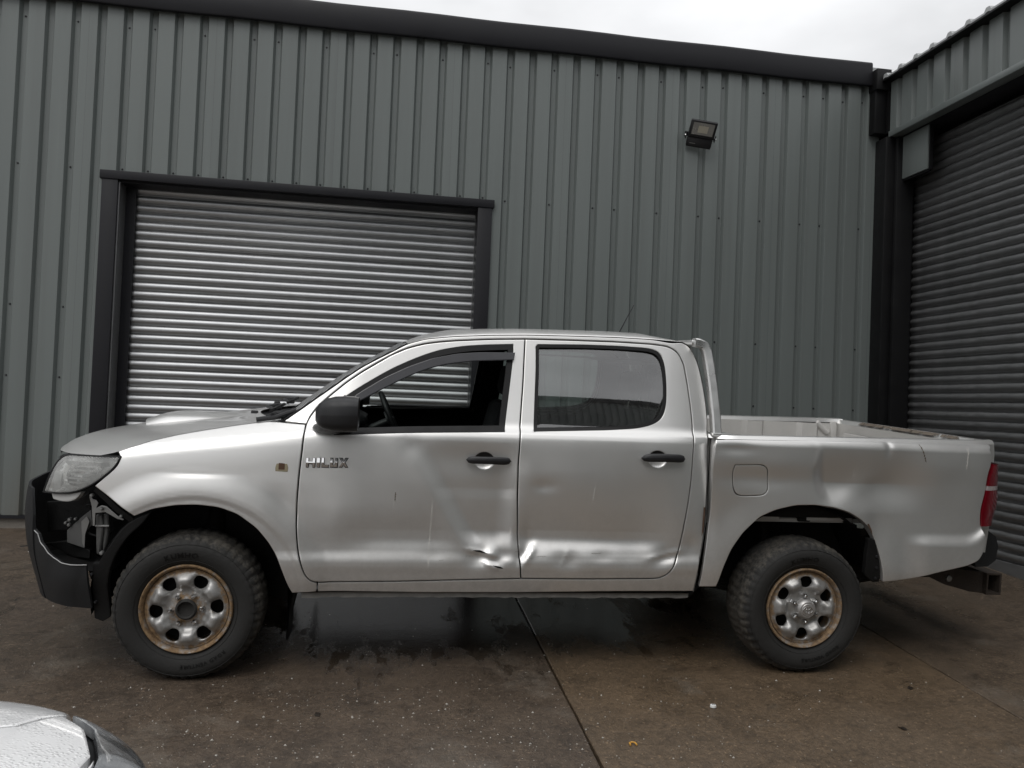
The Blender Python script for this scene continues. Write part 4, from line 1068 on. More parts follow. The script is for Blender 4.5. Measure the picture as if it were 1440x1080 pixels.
mb = MB(); mb.grid([[tuple(p), tuple(q)] for p, q in zip(a, b)]); smoothfix(mb.build('wing_flange', 'liner', truck))
for x, z, o_ in BOLTS:
    p_ = (x, -(float(W0(x, z))+o_)-.004, z); r_ = rnd.uniform(.0065, .010)
    mb = MB(); mb.lathe([(0, -.010), (r_*.7, -.009), (r_, -.003), (r_, .012)], 10, center=p_); mb.build('bolt', 'innersteel' if o_ < -.02 else 'plastic', truck)
for pts_ in ([(-.52, .72), (-.49, .70), (-.47, .72), (-.45, .69)], [(-.56, .79), (-.50, .80), (-.46, .77), (-.42, .80)], [(-.60, .70), (-.55, .66), (-.50, .66), (-.44, .60)]):
    mb = MB(); q = [tuple(surf(np.array([x]), np.array([z]), -1, -.12, False)[0]) for x, z in pts_]; mb.tube(q, .005, 6); mb.build('wire', 'rubber', truck)

# ---- wheel arch liners
def arch_liner(cx, cz, r_, a0, a1, y0, y1, sx=1, name='wheel_arch_liner'):
    rows = []
    for s in (-1, 1):
        mb = MB(); rows = []
        for i in range(33):
            a = R(a0+(a1-a0)*i/32); rr_ = r_*(1+.006*math.sin(9*a))
            x, z = cx+rr_*math.cos(a)*sx, cz+rr_*math.sin(a)
            rows.append([(x, s*y0, z), (x, s*(y0-.03), z+.012), (x, s*y1, z), (cx+.12*math.cos(a), s*(y1-.02), cz+.12*math.sin(a)+.05)])
        mb.grid(rows); smoothfix(mb.build(name, 'liner', truck, angle=60))
arch_liner(.0, .375, .455, -18, 190, .835, .50)
arch_liner(3.06, .40, .475, 12, 168, .835, .48)
# dirty flange of the front liner in front of the wheel, with its mud lip
def fit(x, z, off): return tuple(surf(np.array([x]), np.array([z]), -1, off, False)[0])
fl_o = [(-.262, .755), (-.305, .72), (-.345, .665), (-.385, .60), (-.415, .545), (-.44, .545), (-.445, .46), (-.445, .34), (-.44, .275), (-.40, .262), (-.365, .285), (-.372, .36), (-.378, .44), (-.362, .53), (-.33, .61), (-.285, .68), (-.225, .735), (-.195, .785)]
smoothfix2(panel(fl_o, (), -1, .025, off=-.012, gap=0, lip=.03, dent=False, ring=.006, roll=.005).build('arch_liner_flange', 'liner', truck))
smoothfix2(panel(fl_o, (), 1, .04, off=-.012, gap=0, lip=.03, dent=False, ring=0).build('arch_liner_flange', 'liner', truck))
rl = [(3.435, .72), (3.47, .71), (3.50, .60), (3.510, .48), (3.475, .475), (3.42, .52), (3.425, .62)]
smoothfix2(panel(rl, (), -1, .02, off=-.016, gap=0, lip=.03, dent=False, ring=.005).build('arch_liner_flange', 'liner', truck))
for z in (.50, .56, .62): 
    mb = MB(); mb.lathe([(0, -.006), (.007, -.005), (.009, .004)], 8, center=fit(3.482, z, -.014)); mb.build('liner_clip', 'plastic', truck)
for s in (-1, 1):
    mb = MB(); rows = [[(.405+.03*u+.015*math.sin(u*3), s*y, .70-.53*u) for y in (.66, .75, .855)] for u in np.linspace(0, 1, 8)]
    mb.grid(rows); rows = [[(p[0]+.008, p[1], p[2]) for p in r_] for r_ in rows]; mb.grid(rows); smoothfix(mb.build('mud_flap', 'rubber', truck))

# ---- side details
def handle(parent, sgn, x0, x1, zc):
    L = x1-x0; cx = (x0+x1)/2-.035*1
    # cup halves: shade put in as a dark upper, light as a bright lower
    def disc(a0, a1, off, mt, nm, r0=.052):
        poly = [(x0+.092+r0*math.cos(R(a)), zc-.004+r0*.82*math.sin(R(a))) for a in np.linspace(a0, a1, 14)]
        return smoothfix2(panel(poly, (), sgn, .012, off=off, gap=0, lip=.002, dent=True, ring=0, roll=0, ds=.01).build(nm, mt, h))
    rows = []
    n = 22
    for i in range(n+1):
        u = i/n; x = x0+L*u; hh = .0205*min(1, (max(0, 1-((abs(u-.5)*2)**7)))**.5+.02); dp = .012+.024*math.sin(math.pi*min(1, max(0, u)))**.45
        zz = zc+.003*math.sin(u*3.1)
        ring_ = []
        for a in np.linspace(0, 2*math.pi, 14, endpoint=False):
            p_ = surf(np.array([x]), np.array([zz+hh*math.sin(a)]), sgn, dp+.010*math.cos(a), True)[0]; ring_.append(tuple(p_))
        rows.append(ring_+[ring_[0]])
    mb = MB(); mb.grid(rows); mb.add(rows[0][:-1], [list(range(14))]); mb.add(rows[-1][:-1], [list(range(14))])
    h = smoothfix(mb.build('door_handle', 'plastic', parent))
    return h, disc
def cup(parent, sgn, x0, zc, r0=.052):
    cx = x0+.092
    def dish(x, z, sg, off, dent):
        return surf(x, z, sg, off-.018*np.clip(1-((x-cx)**2+((z-zc+.004)/.9)**2)/r0**2, 0, 1)**.6, dent)
    for a0, a1, mt in ((0, 180, 'plastic'), (180, 360, 'cup_lit_paint')):  # upper half black to paint in its shade, lower half body paint
        poly = [(cx+(r0+.002)*math.cos(R(a)), zc-.004+(r0+.002)*.85*math.sin(R(a))) for a in np.linspace(a0, a1, 16)]
        smoothfix2(panel(poly, (), sgn, .009, off=-.0035, gap=0, lip=.004, dent=True, ring=0, roll=0, ds=.008, sf=dish).build('handle_cup', mt, parent))
M['cup_lit_paint'] = M['paint']
for sgn, d1, d2 in ((-1, dn, rn), (1, df, rf)):
    for par, x0, x1, zc in ((d1, 1.263, 1.489, 1.071), (d2, 2.152, 2.384, 1.107)):
        handle(par, sgn, x0, x1, zc); cup(par, sgn, x0, zc)
# key barrel joint
mb = MB(); mb.box((1.452, -.915, 1.048), (1.4535, -.88, 1.085)); 
# chrome letters of the door badge
def clip_half(poly, lo):
    """keep the part of a convex polygon above (lo) or below b = .5"""
    out_ = []
    for (x0, y0), (x1, y1) in zip(poly, poly[1:]+poly[:1]):
        k0, k1 = (y0 >= .5) == lo or y0 == .5, (y1 >= .5) == lo or y1 == .5
        if k0: out_.append((x0, y0))
        if k0 != k1: out_.append((x0+(x1-x0)*(.5-y0)/(y1-y0), .5))
    return out_
def letter(strokes, x0, z0, sx, sz):
    mb = MB()
    for poly in strokes:
        for lo in (True, False):
            q = clip_half(list(poly), lo)
            if len(q) < 3: continue
            P2 = np.array([(x0+a*sx, z0+b*sz) for a, b in q]); n = len(P2); hb = np.array([b for a, b in q])
            f = surf(P2[:, 0], P2[:, 1], -1, .0045+.0075*(1-np.abs(2*hb-1)), True); b_ = surf(P2[:, 0], P2[:, 1], -1, -.002, True)
            mb.add([tuple(p) for p in f]+[tuple(p) for p in b_], [list(range(n))]+[(i, i+n, (i+1) % n+n, (i+1) % n) for i in range(n)], sm=False)
    return mb
bw = .24
L_ = {
 'H': (.26, [[(0,0),(bw,0),(bw,1),(0,1)], [(1-bw,0),(1,0),(1,1),(1-bw,1)], [(bw,.40),(1-bw,.40),(1-bw,.62),(bw,.62)]]),
 'I': (.085, [[(0,0),(1,0),(1,1),(0,1)]]),
 'L': (.20, [[(0,0),(.32,0),(.32,1),(0,1)], [(.32,0),(1,0),(1,.24),(.32,.24)]]),
 'U': (.21, [[(0,.0),(.32,.0),(.32,1),(0,1)], [(.32,0),(.68,0),(.68,.24),(.32,.24)], [(.68,0),(1,0),(1,1),(.68,1)]]),
 'X': (.25, [[(0,0),(.30,0),(1,1),(.70,1)], [(0,1),(.38,.46),(.52,.66),(.30,1)], [(.48,.34),(.70,0),(1,0),(.62,.54)]]),
}
bx0, bx1 = .498, .692; tot = sum(L_[c][0] for c in 'HILUX'); gap_ = .058; sc_ = (bx1-bx0)/(tot+gap_*4); xcur = bx0
badge = MB()
for i, c in enumerate('HILUX'):
    wd, st = L_[c]; zz = 1.0155+.006*(xcur-bx0)/.2
    q = letter(st, xcur, zz, wd*sc_, .043); badge.add(q.v, q.f, sm=False); xcur += (wd+gap_)*sc_
bo_ = badge.build('door_badge', 'badgechrome', dn, angle=20)
back_ = MB(); xcur = bx0  # black letter outline added to paint in dark shading round the chrome
for i, c in enumerate('HILUX'):
    wd, st = L_[c]; zz = 1.0155+.006*(xcur-bx0)/.2
    for poly in st:
        P2 = np.array([(xcur+a*wd*sc_, zz+b*.043) for a, b in poly]); P2 = inset(P2, -.0022)+np.array([.0008, -.0012]); n = len(P2)
        f = surf(P2[:, 0], P2[:, 1], -1, .0018, True); back_.add([tuple(p) for p in f], [list(range(n))], sm=False)
    xcur += (wd+gap_)*sc_
back_.build('badge_shade_outline', 'rubber', bo_, angle=0)
# empty side repeater socket
M['socket'] = mat('yellowed socket', (.30, .26, .17), .5)
for s, fd in ((-1, fender), (1, fender2)):
    po = [(.358, .992), (.414, .990), (.418, 1.0), (.416, 1.022), (.410, 1.028), (.362, 1.028), (.357, 1.02), (.355, 1.0)]
    sk = smoothfix2(panel(po, (), s, .01, off=.003, gap=0, lip=.005, dent=False, ring=.004, roll=.002, ds=.008).build('side_repeater', 'socket', fd))
    pi_ = [(.372, 1.001), (.400, 1.001), (.400, 1.029), (.392, 1.031), (.372, 1.031)]
    smoothfix2(panel(pi_, (), s, .01, off=.0045, gap=0, lip=.006, dent=False, ring=0, roll=0, ds=.008).build('repeater_hole', 'rust', sk))
# scratches, bare metal and rust on the doors
M['scratch'] = mat('pale scratch', (.60, .58, .55), .6, rvar=0); M['scrape'] = mat('dark scrape', (.10, .075, .05), .7)
def scratch(par, pts_, wd, mt, jig=.0015):
    rows = []
    n = 24; T = np.array(pts_)
    for i in range(n+1):
        u = i/n; x = np.interp(u, np.linspace(0, 1, len(T)), T[:, 0]); z = np.interp(u, np.linspace(0, 1, len(T)), T[:, 1])
        w_ = wd*(.25+.75*abs(math.sin(u*17.3+pts_[0][0]*31)))*.62*min(1, 8*(1-u), .3+8*u)/2; x += rnd.uniform(-jig, jig)
        hz = abs(T[-1][0]-T[0][0]) > abs(T[-1][1]-T[0][1])
        a = surf(np.array([x, x] if hz else [x-w_, x+w_]), np.array([z-w_, z+w_] if hz else [z, z]), -1, .0008, True); rows.append([tuple(a[0]), tuple(a[1])])
    o = MB().grid(rows).build('scratch', mt, par); return o
scratch(dn, [(1.106, .86), (1.104, .80), (1.100, .66), (1.098, .49)], .006, 'scratch')
scratch(dn, [(.926, .905), (.924, .86)], .010, 'scrape'); scratch(dn, [(.922, .90), (.920, .80)], .004, 'scratch')
scratch(rn, [(1.918, .955), (1.912, .88)], .006, 'scratch'); scratch(rn, [(2.17, .855), (2.168, .82)], .004, 'scratch')
scratch(bn, [(3.98, 1.215), (3.975, 1.15), (3.972, 1.10)], .011, 'scratch'); scratch(bn, [(3.34, 1.085), (3.335, 1.03)], .006, 'scratch')
scratch(dn, [(1.50, .735), (1.502, .70)], .010, 'scratch')
scratch(bn, [(3.70, 1.225), (3.72, 1.17), (3.735, 1.13)], .012, 'scrape')
rs_ = random.Random(11)
for k in range(14):
    par, xa, xb = (dn, 1.15, 1.54) if k % 2 else (rn, 1.58, 2.33)
    x = rs_.uniform(xa, xb); z = .60+rs_.gauss(0, .022); L_s = min(rs_.uniform(.015, .06), xb-x+.01)
    scratch(par, [(x, z), (x+L_s, z+rs_.uniform(-.004, .004))], rs_.choice((.0014, .0018, .0026)), rs_.choice(('scratch', 'scrape', 'scrape')), jig=.0004)
for pts_ in ([(1.315, .627), (1.35, .624), (1.388, .612)], [(1.415, .556), (1.45, .549), (1.468, .543)]):
    T = np.array(pts_); rows = []
    for u in np.linspace(0, 1, 9):
        x = np.interp(u, (0, .5, 1), T[:, 0]); z = np.interp(u, (0, .5, 1), T[:, 1]); hh = .006*math.sin(math.pi*u)+.0005
        a = surf(np.array([x, x]), np.array([z-hh, z+hh*.3]), -1, .001, True); rows.append([tuple(a[0]), tuple(a[1])])
    MB().grid(rows).build('split', 'dark', dn)
# rust on the cab corner and torn arch lip
rust_poly = [(2.506, .86), (2.514, .86), (2.508, .74), (2.499, .71), (2.502, .78)]
REGION = 'cab'
smoothfix2(panel(rust_poly, (), -1, .012, off=.001, gap=0, lip=.001, dent=False, ring=0, roll=0, ds=.01).build('rust_patch', 'rust', truck))
REGION = None
rp2 = [(3.416, .790), (3.424, .795), (3.438, .775), (3.452, .748), (3.450, .735), (3.436, .762)]
smoothfix2(panel(rp2, (), -1, .01, off=.001, gap=0, lip=.001, dent=True, ring=0, roll=0, ds=.008).build('rust_patch', 'rust', bn))
# sill seam
for s in (-1, 1):
    mb = MB(); xs_ = np.linspace(.50, 2.45, 60); rows = []
    for x in xs_:
        a = surf(np.array([x]), np.array([.412]), s, -.004, False)[0]; dz = -.026-rnd.uniform(0, .006)
        rows.append([tuple(a), (a[0], a[1]-s*.012, a[2]-.006), (a[0], a[1]-s*.014, a[2]+dz), (a[0], a[1]-s*.022, a[2]+dz), (a[0], a[1]-s*.12, a[2]-.02)])
    smoothfix(mb.grid(rows).build('sill_seam', 'underseal', truck))

# ---- door mirrors
for s, d1 in ((-1, dn), (1, df)):
    mb = MB(); rows = []
    nA = 22
    prof = [(.0, .30), (.012, .62), (.035, .84), (.075, .97), (.12, 1.0), (.155, .985), (.172, .95), (.174, .86), (.160, .80)]
    # housing: super-ellipse sections along x, seen side on
    for x, k in prof:
        row = []
        for a in np.linspace(0, 2*math.pi, nA, endpoint=False):
            c_, s_ = math.cos(a), math.sin(a); e_ = 2/3.2
            yy = .105*k*math.copysign(abs(c_)**e_, c_); zz = .082*k*math.copysign(abs(s_)**e_, s_)
            row.append((.545+x*1.12, s*(.98+yy), 1.285+zz-.012*(1-k)+.08*(x-.1)*.3))
        rows.append(row+[row[0]])
    mb.grid(rows); mb.add(rows[0][:-1], [list(range(nA))])
    mi = smoothfix(mb.build('door_mirror', 'plastic', d1))
    mb = MB(); k = .80; mb.add([(p[0]-.004, p[1], p[2]) for p in rows[-1][:-1]], [list(range(nA))]); mb.build('mirror_glass', 'chrome', mi)
    mb = MB(); rr_ = []
    for x0_, y_, z_, rx, rz in ((.60, .80, 1.20, .085, .035), (.60, .85, 1.208, .075, .032), (.61, .90, 1.222, .06, .028), (.615, .945, 1.235, .05, .025)):
        rr_.append([(x0_+rx*math.cos(a), s*y_, z_+rz*math.sin(a)) for a in np.linspace(0, 2*math.pi, 17)])
    mb.grid(rr_); smoothfix(mb.build('mirror_arm', 'plastic', mi))
    sail = [(.575, 1.178), (.70, 1.182), (.70, 1.325), (.66, 1.36), (.60, 1.30), (.578, 1.23)]
    smoothfix2(panel(sail, (), s, .02, off=.007, gap=0, lip=.02, dent=False, ring=.006).build('mirror_base', 'plastic', mi))

# ---- interior
mb = MB(); mb.box((.50, -.70, .45), (2.45, .70, .50)); mb.build('cab_floor', 'interior', truck)
mb = MB(); rows = [[(x, y, z+.02*(1-abs(y)/.72)) for y in np.linspace(-.72, .72, 9)] for x, z in ((.22, 1.19), (.45, 1.21), (.66, 1.205), (.74, 1.165), (.76, 1.0), (.70, .8), (.60, .6))]
smoothfix(mb.grid(rows).build('dashboard', 'dash', truck))
mb = MB(); mb.box((.60, -.47, 1.185), (.76, -.25, 1.235), bev=.02); smoothfix(mb.build('instrument_hood', 'dash', truck))
# steering wheel (near side, right-hand drive pickup seen from its left has the wheel across the cab)
sw_c = Vector((.90, .36, 1.155)); ax = Vector((.90, 0, .42)).normalized(); u_ = Vector((0, 1, 0)); v_ = ax.cross(u_)
mb = MB(); mb.tube([sw_c+(u_*math.cos(a)+v_*math.sin(a))*.185 for a in np.linspace(0, 2*math.pi, 40, endpoint=False)], .0155, 10, closed=True)
sw = mb.build('steering_wheel', 'plastic', truck)
mb = MB(); mb.lathe([(0, .0), (.05, -.002), (.07, -.01), (.07, -.03)], 20, axis='z'); q = ax.to_track_quat('Z', 'Y').to_matrix()
hv = [tuple(sw_c+q @ Vector(p)) for p in mb.v]; m2 = MB(); m2.add(hv, mb.f)
for a in (0, math.pi, -math.pi/2): m2.tube([sw_c+(u_*math.cos(a)+v_*math.sin(a))*.05, sw_c+(u_*math.cos(a)+v_*math.sin(a))*.18], .013, 8)
m2.tube([sw_c, sw_c-ax*.30], .03, 10); smoothfix(m2.build('wheel_hub', 'plastic', sw))
def seat(cx, cy, wd, name='seat', head=True):
    mb = MB(); mb.box((cx-.50, cy-wd/2, .62), (cx+.02, cy+wd/2, .80), bev=.05)
    ms_ = smoothfix(mb.build(name, 'seat', truck))
    mb = MB(); mt = Matrix.Translation((cx+.02, 0, .76)) @ Matrix.Rotation(R(14), 4, 'Y'); mb.box((-.07, cy-wd/2, 0), (.07, cy+wd/2, .56), mtx=mt, bev=.05); smoothfix(mb.build('backrest', 'seat', ms_))
    if head:
        for yy in ([cy] if wd < .8 else [cy-.33, cy+.33]):
            mb = MB(); mt = Matrix.Translation((cx+.155, yy, 1.34)) @ Matrix.Rotation(R(8), 4, 'Y'); mb.box((-.05, -.13, 0), (.05, .13, .20), mtx=mt, bev=.045); smoothfix(mb.build('headrest', 'seat', ms_))
            mb = MB()
            for d_ in (-.05, .05): mb.tube([(cx+.15, yy+d_, 1.28), (cx+.165, yy+d_, 1.38)], .007, 6)
            mb.build('headrest_post', 'chrome', ms_)
seat(1.46, -.37, .50); seat(1.46, .37, .50); seat(2.27, 0, 1.24, 'rear_bench')
mb = MB(); 
for s in (-1, 1):
    mb = MB(); mb.grid([[(x, s*y, z) for y, z in ((.74, .5), (.74, 1.2), (.575, 1.68))] for x in (1.50, 1.58)])
    mb.build('pillar_trim', 'interior', truck)
for s in (-1, 1):
    mb = MB(); rows = [[(x, s*(y), z) for x, y, z in ((.66, .80, .5), (.66, .785, 1.16), (.66, .74, 1.20))], [(x, s*y, z) for x, y, z in ((2.42, .80, .5), (2.42, .785, 1.19), (2.42, .74, 1.22))]]
    mb.grid(rows); mb.build('door_card', 'interior', truck)
for s in (-1, 1):
    mb = MB(); mb.grid([[(x, s*y, z) for y in (.50, .57, .66)] for x, z in ((.70, 1.352), (.74, 1.377), (.853, 1.446), (.97, 1.506), (1.087, 1.557), (1.206, 1.592), (1.33, 1.605), (1.5, 1.613))]); mb.build('pillar_lining', 'interior', truck)
rows = [[(x, y, z) for y in np.linspace(-.58, .58, 5)] for x, z in ((1.02, 1.585), (1.2, 1.605), (1.7, 1.612), (2.2, 1.61), (2.38, 1.58))]
mb = MB(); mb.grid(rows); mb.build('headlining', 'interior', truck)
mb = MB(); mb.box((1.0, -.06, 1.55), (1.03, .06, 1.60), bev=.01); smoothfix(mb.build('rear_view_mirror', 'plastic', truck))
mb = MB(); mb.tube([(1.535, -.64, 1.55), (1.53, -.655, 1.3), (1.50, -.66, .9)], .02, 6); mb.build('seat_belt', 'seat', truck)

# ---- antenna
mb = MB(); mb.tube([(2.245, .0, 1.765), (2.29, .0, 1.86), (2.335, .01, 1.945)], [.004, .003, .0022], 6); mb.lathe([(0, .018), (.016, .012), (.024, 0)], 14, axis='z', center=(2.24, 0, 1.755)); mb.build('antenna', 'plastic', roof)

# ---- load bed
ZB = 1.232
def bedw(x): return float(W0(x, 1.10))
for s in (-1, 1):
    rows = []
    for x in np.linspace(2.545, 4.19, 24):
        we = float(W0(x, 1.236))+.0; zt = 1.226+.022*(x-2.54)/1.64
        rows.append([(x, s*(we+.004), zt-.012), (x, s*(we-.010), zt+.006), (x, s*(we-.035), zt+.010), (x, s*(we-.075), zt+.006), (x, s*(we-.085), zt-.02)])
    smoothfix(MB().grid(rows).build('bed_rail', 'paint', truck))
    rows = []
    for i, x in enumerate(np.linspace(2.58, 4.15, 56)):
        k = .034 if (i//5) % 3 == 0 else 0
        yy = float(W0(x, 1.236))-.088-k
        rows.append([(x, s*yy, z) for z in (1.22, 1.0, .78)])
    smoothfix(MB().grid(rows).build('bed_inner_side', 'bedwhite', truck))
    rows = [[(x, s*(float(W0(x, 1.236))-.075), z) for z in (1.21, 1.0, .80)]+[(x, s*.55, .752)] for x in np.linspace(2.56, 4.18, 12)]
    smoothfix(MB().grid(rows).build('bed_outer_shell', 'chassis', truck))
mb = MB()
for i in range(14):
    y = -.70+.1*i; mb.box((2.60, y, .765+.012*(i % 2)), (4.15, y+.1, .785+.012*(i % 2)))
mb.build('bed_floor', 'bedwhite', truck)
mb = MB(); mb.box((2.565, -.76, .76), (2.59, .76, 1.215), bev=.006); smoothfix(mb.build('bed_front_wall', 'bedwhite', truck))
# tailgate with scuffed top
mb = MB(); rows = []
tg = [(x-.095, z) for x, z in [(4.245, .80), (4.245, 1.18), (4.240, 1.222), (4.262, 1.248), (4.305, 1.250), (4.330, 1.236), (4.338, 1.18), (4.338, .80), (4.320, .62), (4.26, .62)]]
rows = [[(x+.02*(1-(y/.74)**2), y, z) for x, z in tg+[tg[0]]] for y in np.linspace(-.735, .735, 17)]
mb.grid(rows); mb.add(rows[0][:-1], [list(range(len(tg)))]); mb.add(rows[-1][:-1], [list(range(len(tg)))[::-1]])
tgo = smoothfix(mb.build('tailgate', 'paint', truck))
mb = MB()
for k in range(46):
    y = rnd.uniform(-.55, .45); L2 = rnd.uniform(.012, .05)
    mb.grid([[(4.154+.004*rnd.random(), y, 1.236), (4.180+rnd.uniform(-.01, .02), y, 1.2515)], [(4.154, y+L2, 1.236), (4.174+rnd.uniform(-.01, .02), y+L2, 1.2515)]])
o = mb.build('paint_wear', 'wearbrown', tgo); o['kind'] = 'stuff'
mb = MB(); mb.box((4.141, -.62, .86), (4.1498, .62, 1.16), bev=.003); smoothfix(mb.build('inner_panel', 'bedwhite', tgo))
# bed corner gussets and far rail bracket
for s in (-1, 1):
    mb = MB(); mb.box((4.10, s*.735-.03, 1.10), (4.14, s*.735+.03, 1.235), bev=.006); mb.tube([(3.99, s*.725, 1.222), (4.08, s*.725, 1.15)], .022, 10); smoothfix(mb.build('corner_gusset', 'bedwhite', truck))
# aluminium hoop behind the cab, with side feet and a top bar across
hoop = None
for s in (-1, 1):
    pth = [(2.588, 1.235), (2.588, 1.33), (2.578, 1.48), (2.566, 1.60), (2.556, 1.67), (2.540, 1.702), (2.512, 1.712), (2.488, 1.714)]
    mb = MB(); rows = []
    for i, (x, z) in enumerate(pth):
        a = np.array(pth[max(i-1, 0)]); b = np.array(pth[min(i+1, len(pth)-1)]); d_ = (b-a)/np.linalg.norm(b-a); n_ = np.array([d_[1], -d_[0]])
        yo = s*(.745-.13*(z-1.235)/.5); hw, hd = .024, .030
        c_ = [(x+n_[0]*hw*q, yo+hd*r_, z+n_[1]*hw*q) for q, r_ in ((-1, -.7), (-.7, -1), (.7, -1), (1, -.7), (1, .7), (.7, 1), (-.7, 1), (-1, .7))]
        rows.append(c_+[c_[0]])
    mb.grid(rows); mb.add(rows[0][:-1], [list(range(8))]); mb.add(rows[-1][:-1], [list(range(8))[::-1]])
    if hoop is None: hoop = smoothfix(mb.build('cab_guard_hoop', 'alu', truck))
    else: smoothfix(mb.build('hoop_upright', 'alu', hoop))
    mb = MB(); mb.box((2.555, s*.745-.045, 1.224), (2.66, s*.745+.045, 1.242), bev=.004); mb.build('hoop_foot', 'alu', hoop)
    mb = MB(); mb.lathe([(0, -.008), (.011, -.006), (.012, .004)], 8, center=(2.53, s*.60+(-.045 if s < 0 else .045), 1.695)); mb.build('hoop_bolt', 'rubber', hoop)
mb = MB(); mb.box((2.475, -.62, 1.70), (2.515, .62, 1.728), bev=.008); mb.box((2.516, -.60, 1.720), (2.55, .60, 1.730)); smoothfix(mb.build('hoop_top_bar', 'alu', hoop))
mb = MB()
for k in range(7): mb.tube([(2.535, -.45+.15*k, 1.70), (2.585, -.45+.15*k, 1.22)], .009, 6)
mb.build('hoop_bars', 'alu', hoop)

# ---- tail lamps
tl_side = [(4.092, .79), (4.088, .86), (4.104, .96), (4.118, 1.06), (4.142, 1.13)]
for s in (-1, 1):
    def lamp(z0, z1, m_, par, name, off=.004):
        rows = []
        for z in np.linspace(z0, z1, 10):
            x0 = np.interp(z, [q[1] for q in tl_side], [q[0] for q in tl_side])
            bulge_ = .022*math.sin(math.pi*np.clip((z-.79)/.345, 0, 1))**.7+.012*math.sin(math.pi*np.clip((z-.84)/.14, 0, 1))
            xe = 4.222+bulge_-.06*max(0, z-1.0)
            w_in = .70; row = []
            we = float(W0(x0, z))
            row.append((x0, s*(we+off-.03), z)); row.append((x0+.002, s*(we+off), z))
            for u in np.linspace(.15, 1, 9):
                a = u*math.pi/2
                row.append((x0+(xe-x0)*math.sin(a), s*(w_in+(we+off-w_in)*math.cos(a)**.8 if u < 1 else w_in), z))
            row.append((xe-.03, s*w_in, z))
            rows.append(row)
        mb = MB(); mb.grid(rows)
        return smoothfix(mb.build(name, m_, par))
    t1 = lamp(.79, .988, 'redlens', truck, 'tail_light')
    lamp(.9885, 1.012, 'whitelens', t1, 'reverse_band', .003)
    lamp(1.0125, 1.132, 'redlens', t1, 'brake_lens')
# ---- rear bumper corner and tow hitch
rb_pr = [(4.22, .535), (4.30, .54), (4.345, .575), (4.355, .655), (4.335, .71), (4.285, .742), (4.215, .735), (4.195, .66)]
mb = MB(); rows = [[(x-.05*max(0, abs(y)-.55)/.2, y, z) for x, z in rb_pr+[rb_pr[0]]] for y in list(np.linspace(-.73, -.46, 8))]
mb.grid(rows); mb.add(rows[0][:-1], [list(range(8))]); mb.add(rows[-1][:-1], [list(range(8))[::-1]])
rbo = smoothfix(mb.build('rear_bumper', 'bumper', truck))
mb = MB(); rows = [[(x-.05*max(0, abs(y)-.55)/.2, y, z) for x, z in rb_pr+[rb_pr[0]]] for y in list(np.linspace(.46, .73, 8))]
mb.grid(rows); mb.add(rows[0][:-1], [list(range(8))]); mb.add(rows[-1][:-1], [list(range(8))[::-1]]); smoothfix(mb.build('bumper_end', 'bumper', rbo))
mb = MB(); mb.box((4.15, -.68, .535), (4.22, -.60, .575), bev=.005); mb.build('bumper_stay', 'innersteel', rbo)
# cross member (open square tube, seen from its end) and its arms
def sqtube(y0, y1, x0, x1, z0, z1, t):
    mb = MB(); o_ = [(x0, z0), (x1, z0), (x1, z1), (x0, z1)]; i_ = [(x0+t, z0+t), (x1-t, z0+t), (x1-t, z1-t), (x0+t, z1-t)]
    for y in (y0, y1): mb.add([(x, y, z) for x, z in o_]+[(x, y, z) for x, z in i_], [(k, (k+1) % 4, (k+1) % 4+4, k+4) for k in range(4)], sm=False)
    for q in (o_, i_): mb.add([(x, y0, z) for x, z in q]+[(x, y1, z) for x, z in q], [(k, k+4, (k+1) % 4+4, (k+1) % 4) for k in range(4)], sm=False)
    return mb
hit = smoothfix(sqtube(-.62, .62, 4.345, 4.44, .345, .470, .010).build('tow_hitch', 'rusthitch', truck))
for s in (-1, 1):
    mb = MB(); mb.prism([(3.86, .52), (4.344, .468), (4.344, .345), (4.26, .355), (4.10, .395), (3.95, .46)], s*.58-.008, s*.58+.008); mb.prism([(3.55, .60), (3.90, .50), (3.90, .46), (3.55, .52)], s*.50-.03, s*.50+.03); smoothfix(mb.build('hitch_arm', 'rusthitch', hit))
    mb = MB(); mb.lathe([(0, -.014), (.017, -.012), (.019, 0)], 12, center=(4.12, s*.58-.008, .432)); mb.build('hitch_bolt', 'galv', hit)

# ---- chassis, tank, exhaust, axles
mb = MB()
for s in (-1, 1): mb.box((-.60, s*.42-.04, .40), (4.15, s*.42+.04, .54), bev=.01)
for x in (.2, .95, 1.6, 2.3, 3.5, 4.0): mb.box((x, -.42, .42), (x+.08, .42, .50))
cf = smoothfix(mb.build('chassis_frame', 'chassis', truck))
mb = MB(); mb.box((1.65, -.74, .36), (2.28, -.46, .50), bev=.05); mb.box((.65, -.30, .34), (1.35, .30, .55), bev=.06); smoothfix(mb.build('fuel_tank', 'chassis', cf))
mb = MB(); mb.tube([(1.2, .5, .36), (2.2, .52, .36), (2.8, .56, .44), (3.4, .56, .48), (4.1, .58, .42)], .03, 10); mb.tube([(1.5, .5, .36), (1.95, .5, .36)], .08, 14); smoothfix(mb.build('exhaust', 'chassis', cf))
mb = MB(); mb.tube([(2.33, -.70, .40), (2.40, -.72, .365), (2.50, -.72, .37), (2.56, -.70, .42)], .012, 8); mb.build('brake_cable', 'rubber', cf)
for nm, x, zc in (('front_axle', -.01, ZF), ('rear_axle', 3.055, ZR)):
    mb = MB(); mb.tube([(x, -.66, zc), (x, .66, zc)], .042, 12); mb.lathe([(0, -.13), (.08, -.11), (.13, 0), (.08, .11), (0, .13)], 16, center=(x, .05, zc)); smoothfix(mb.build(nm, 'chassis', cf))
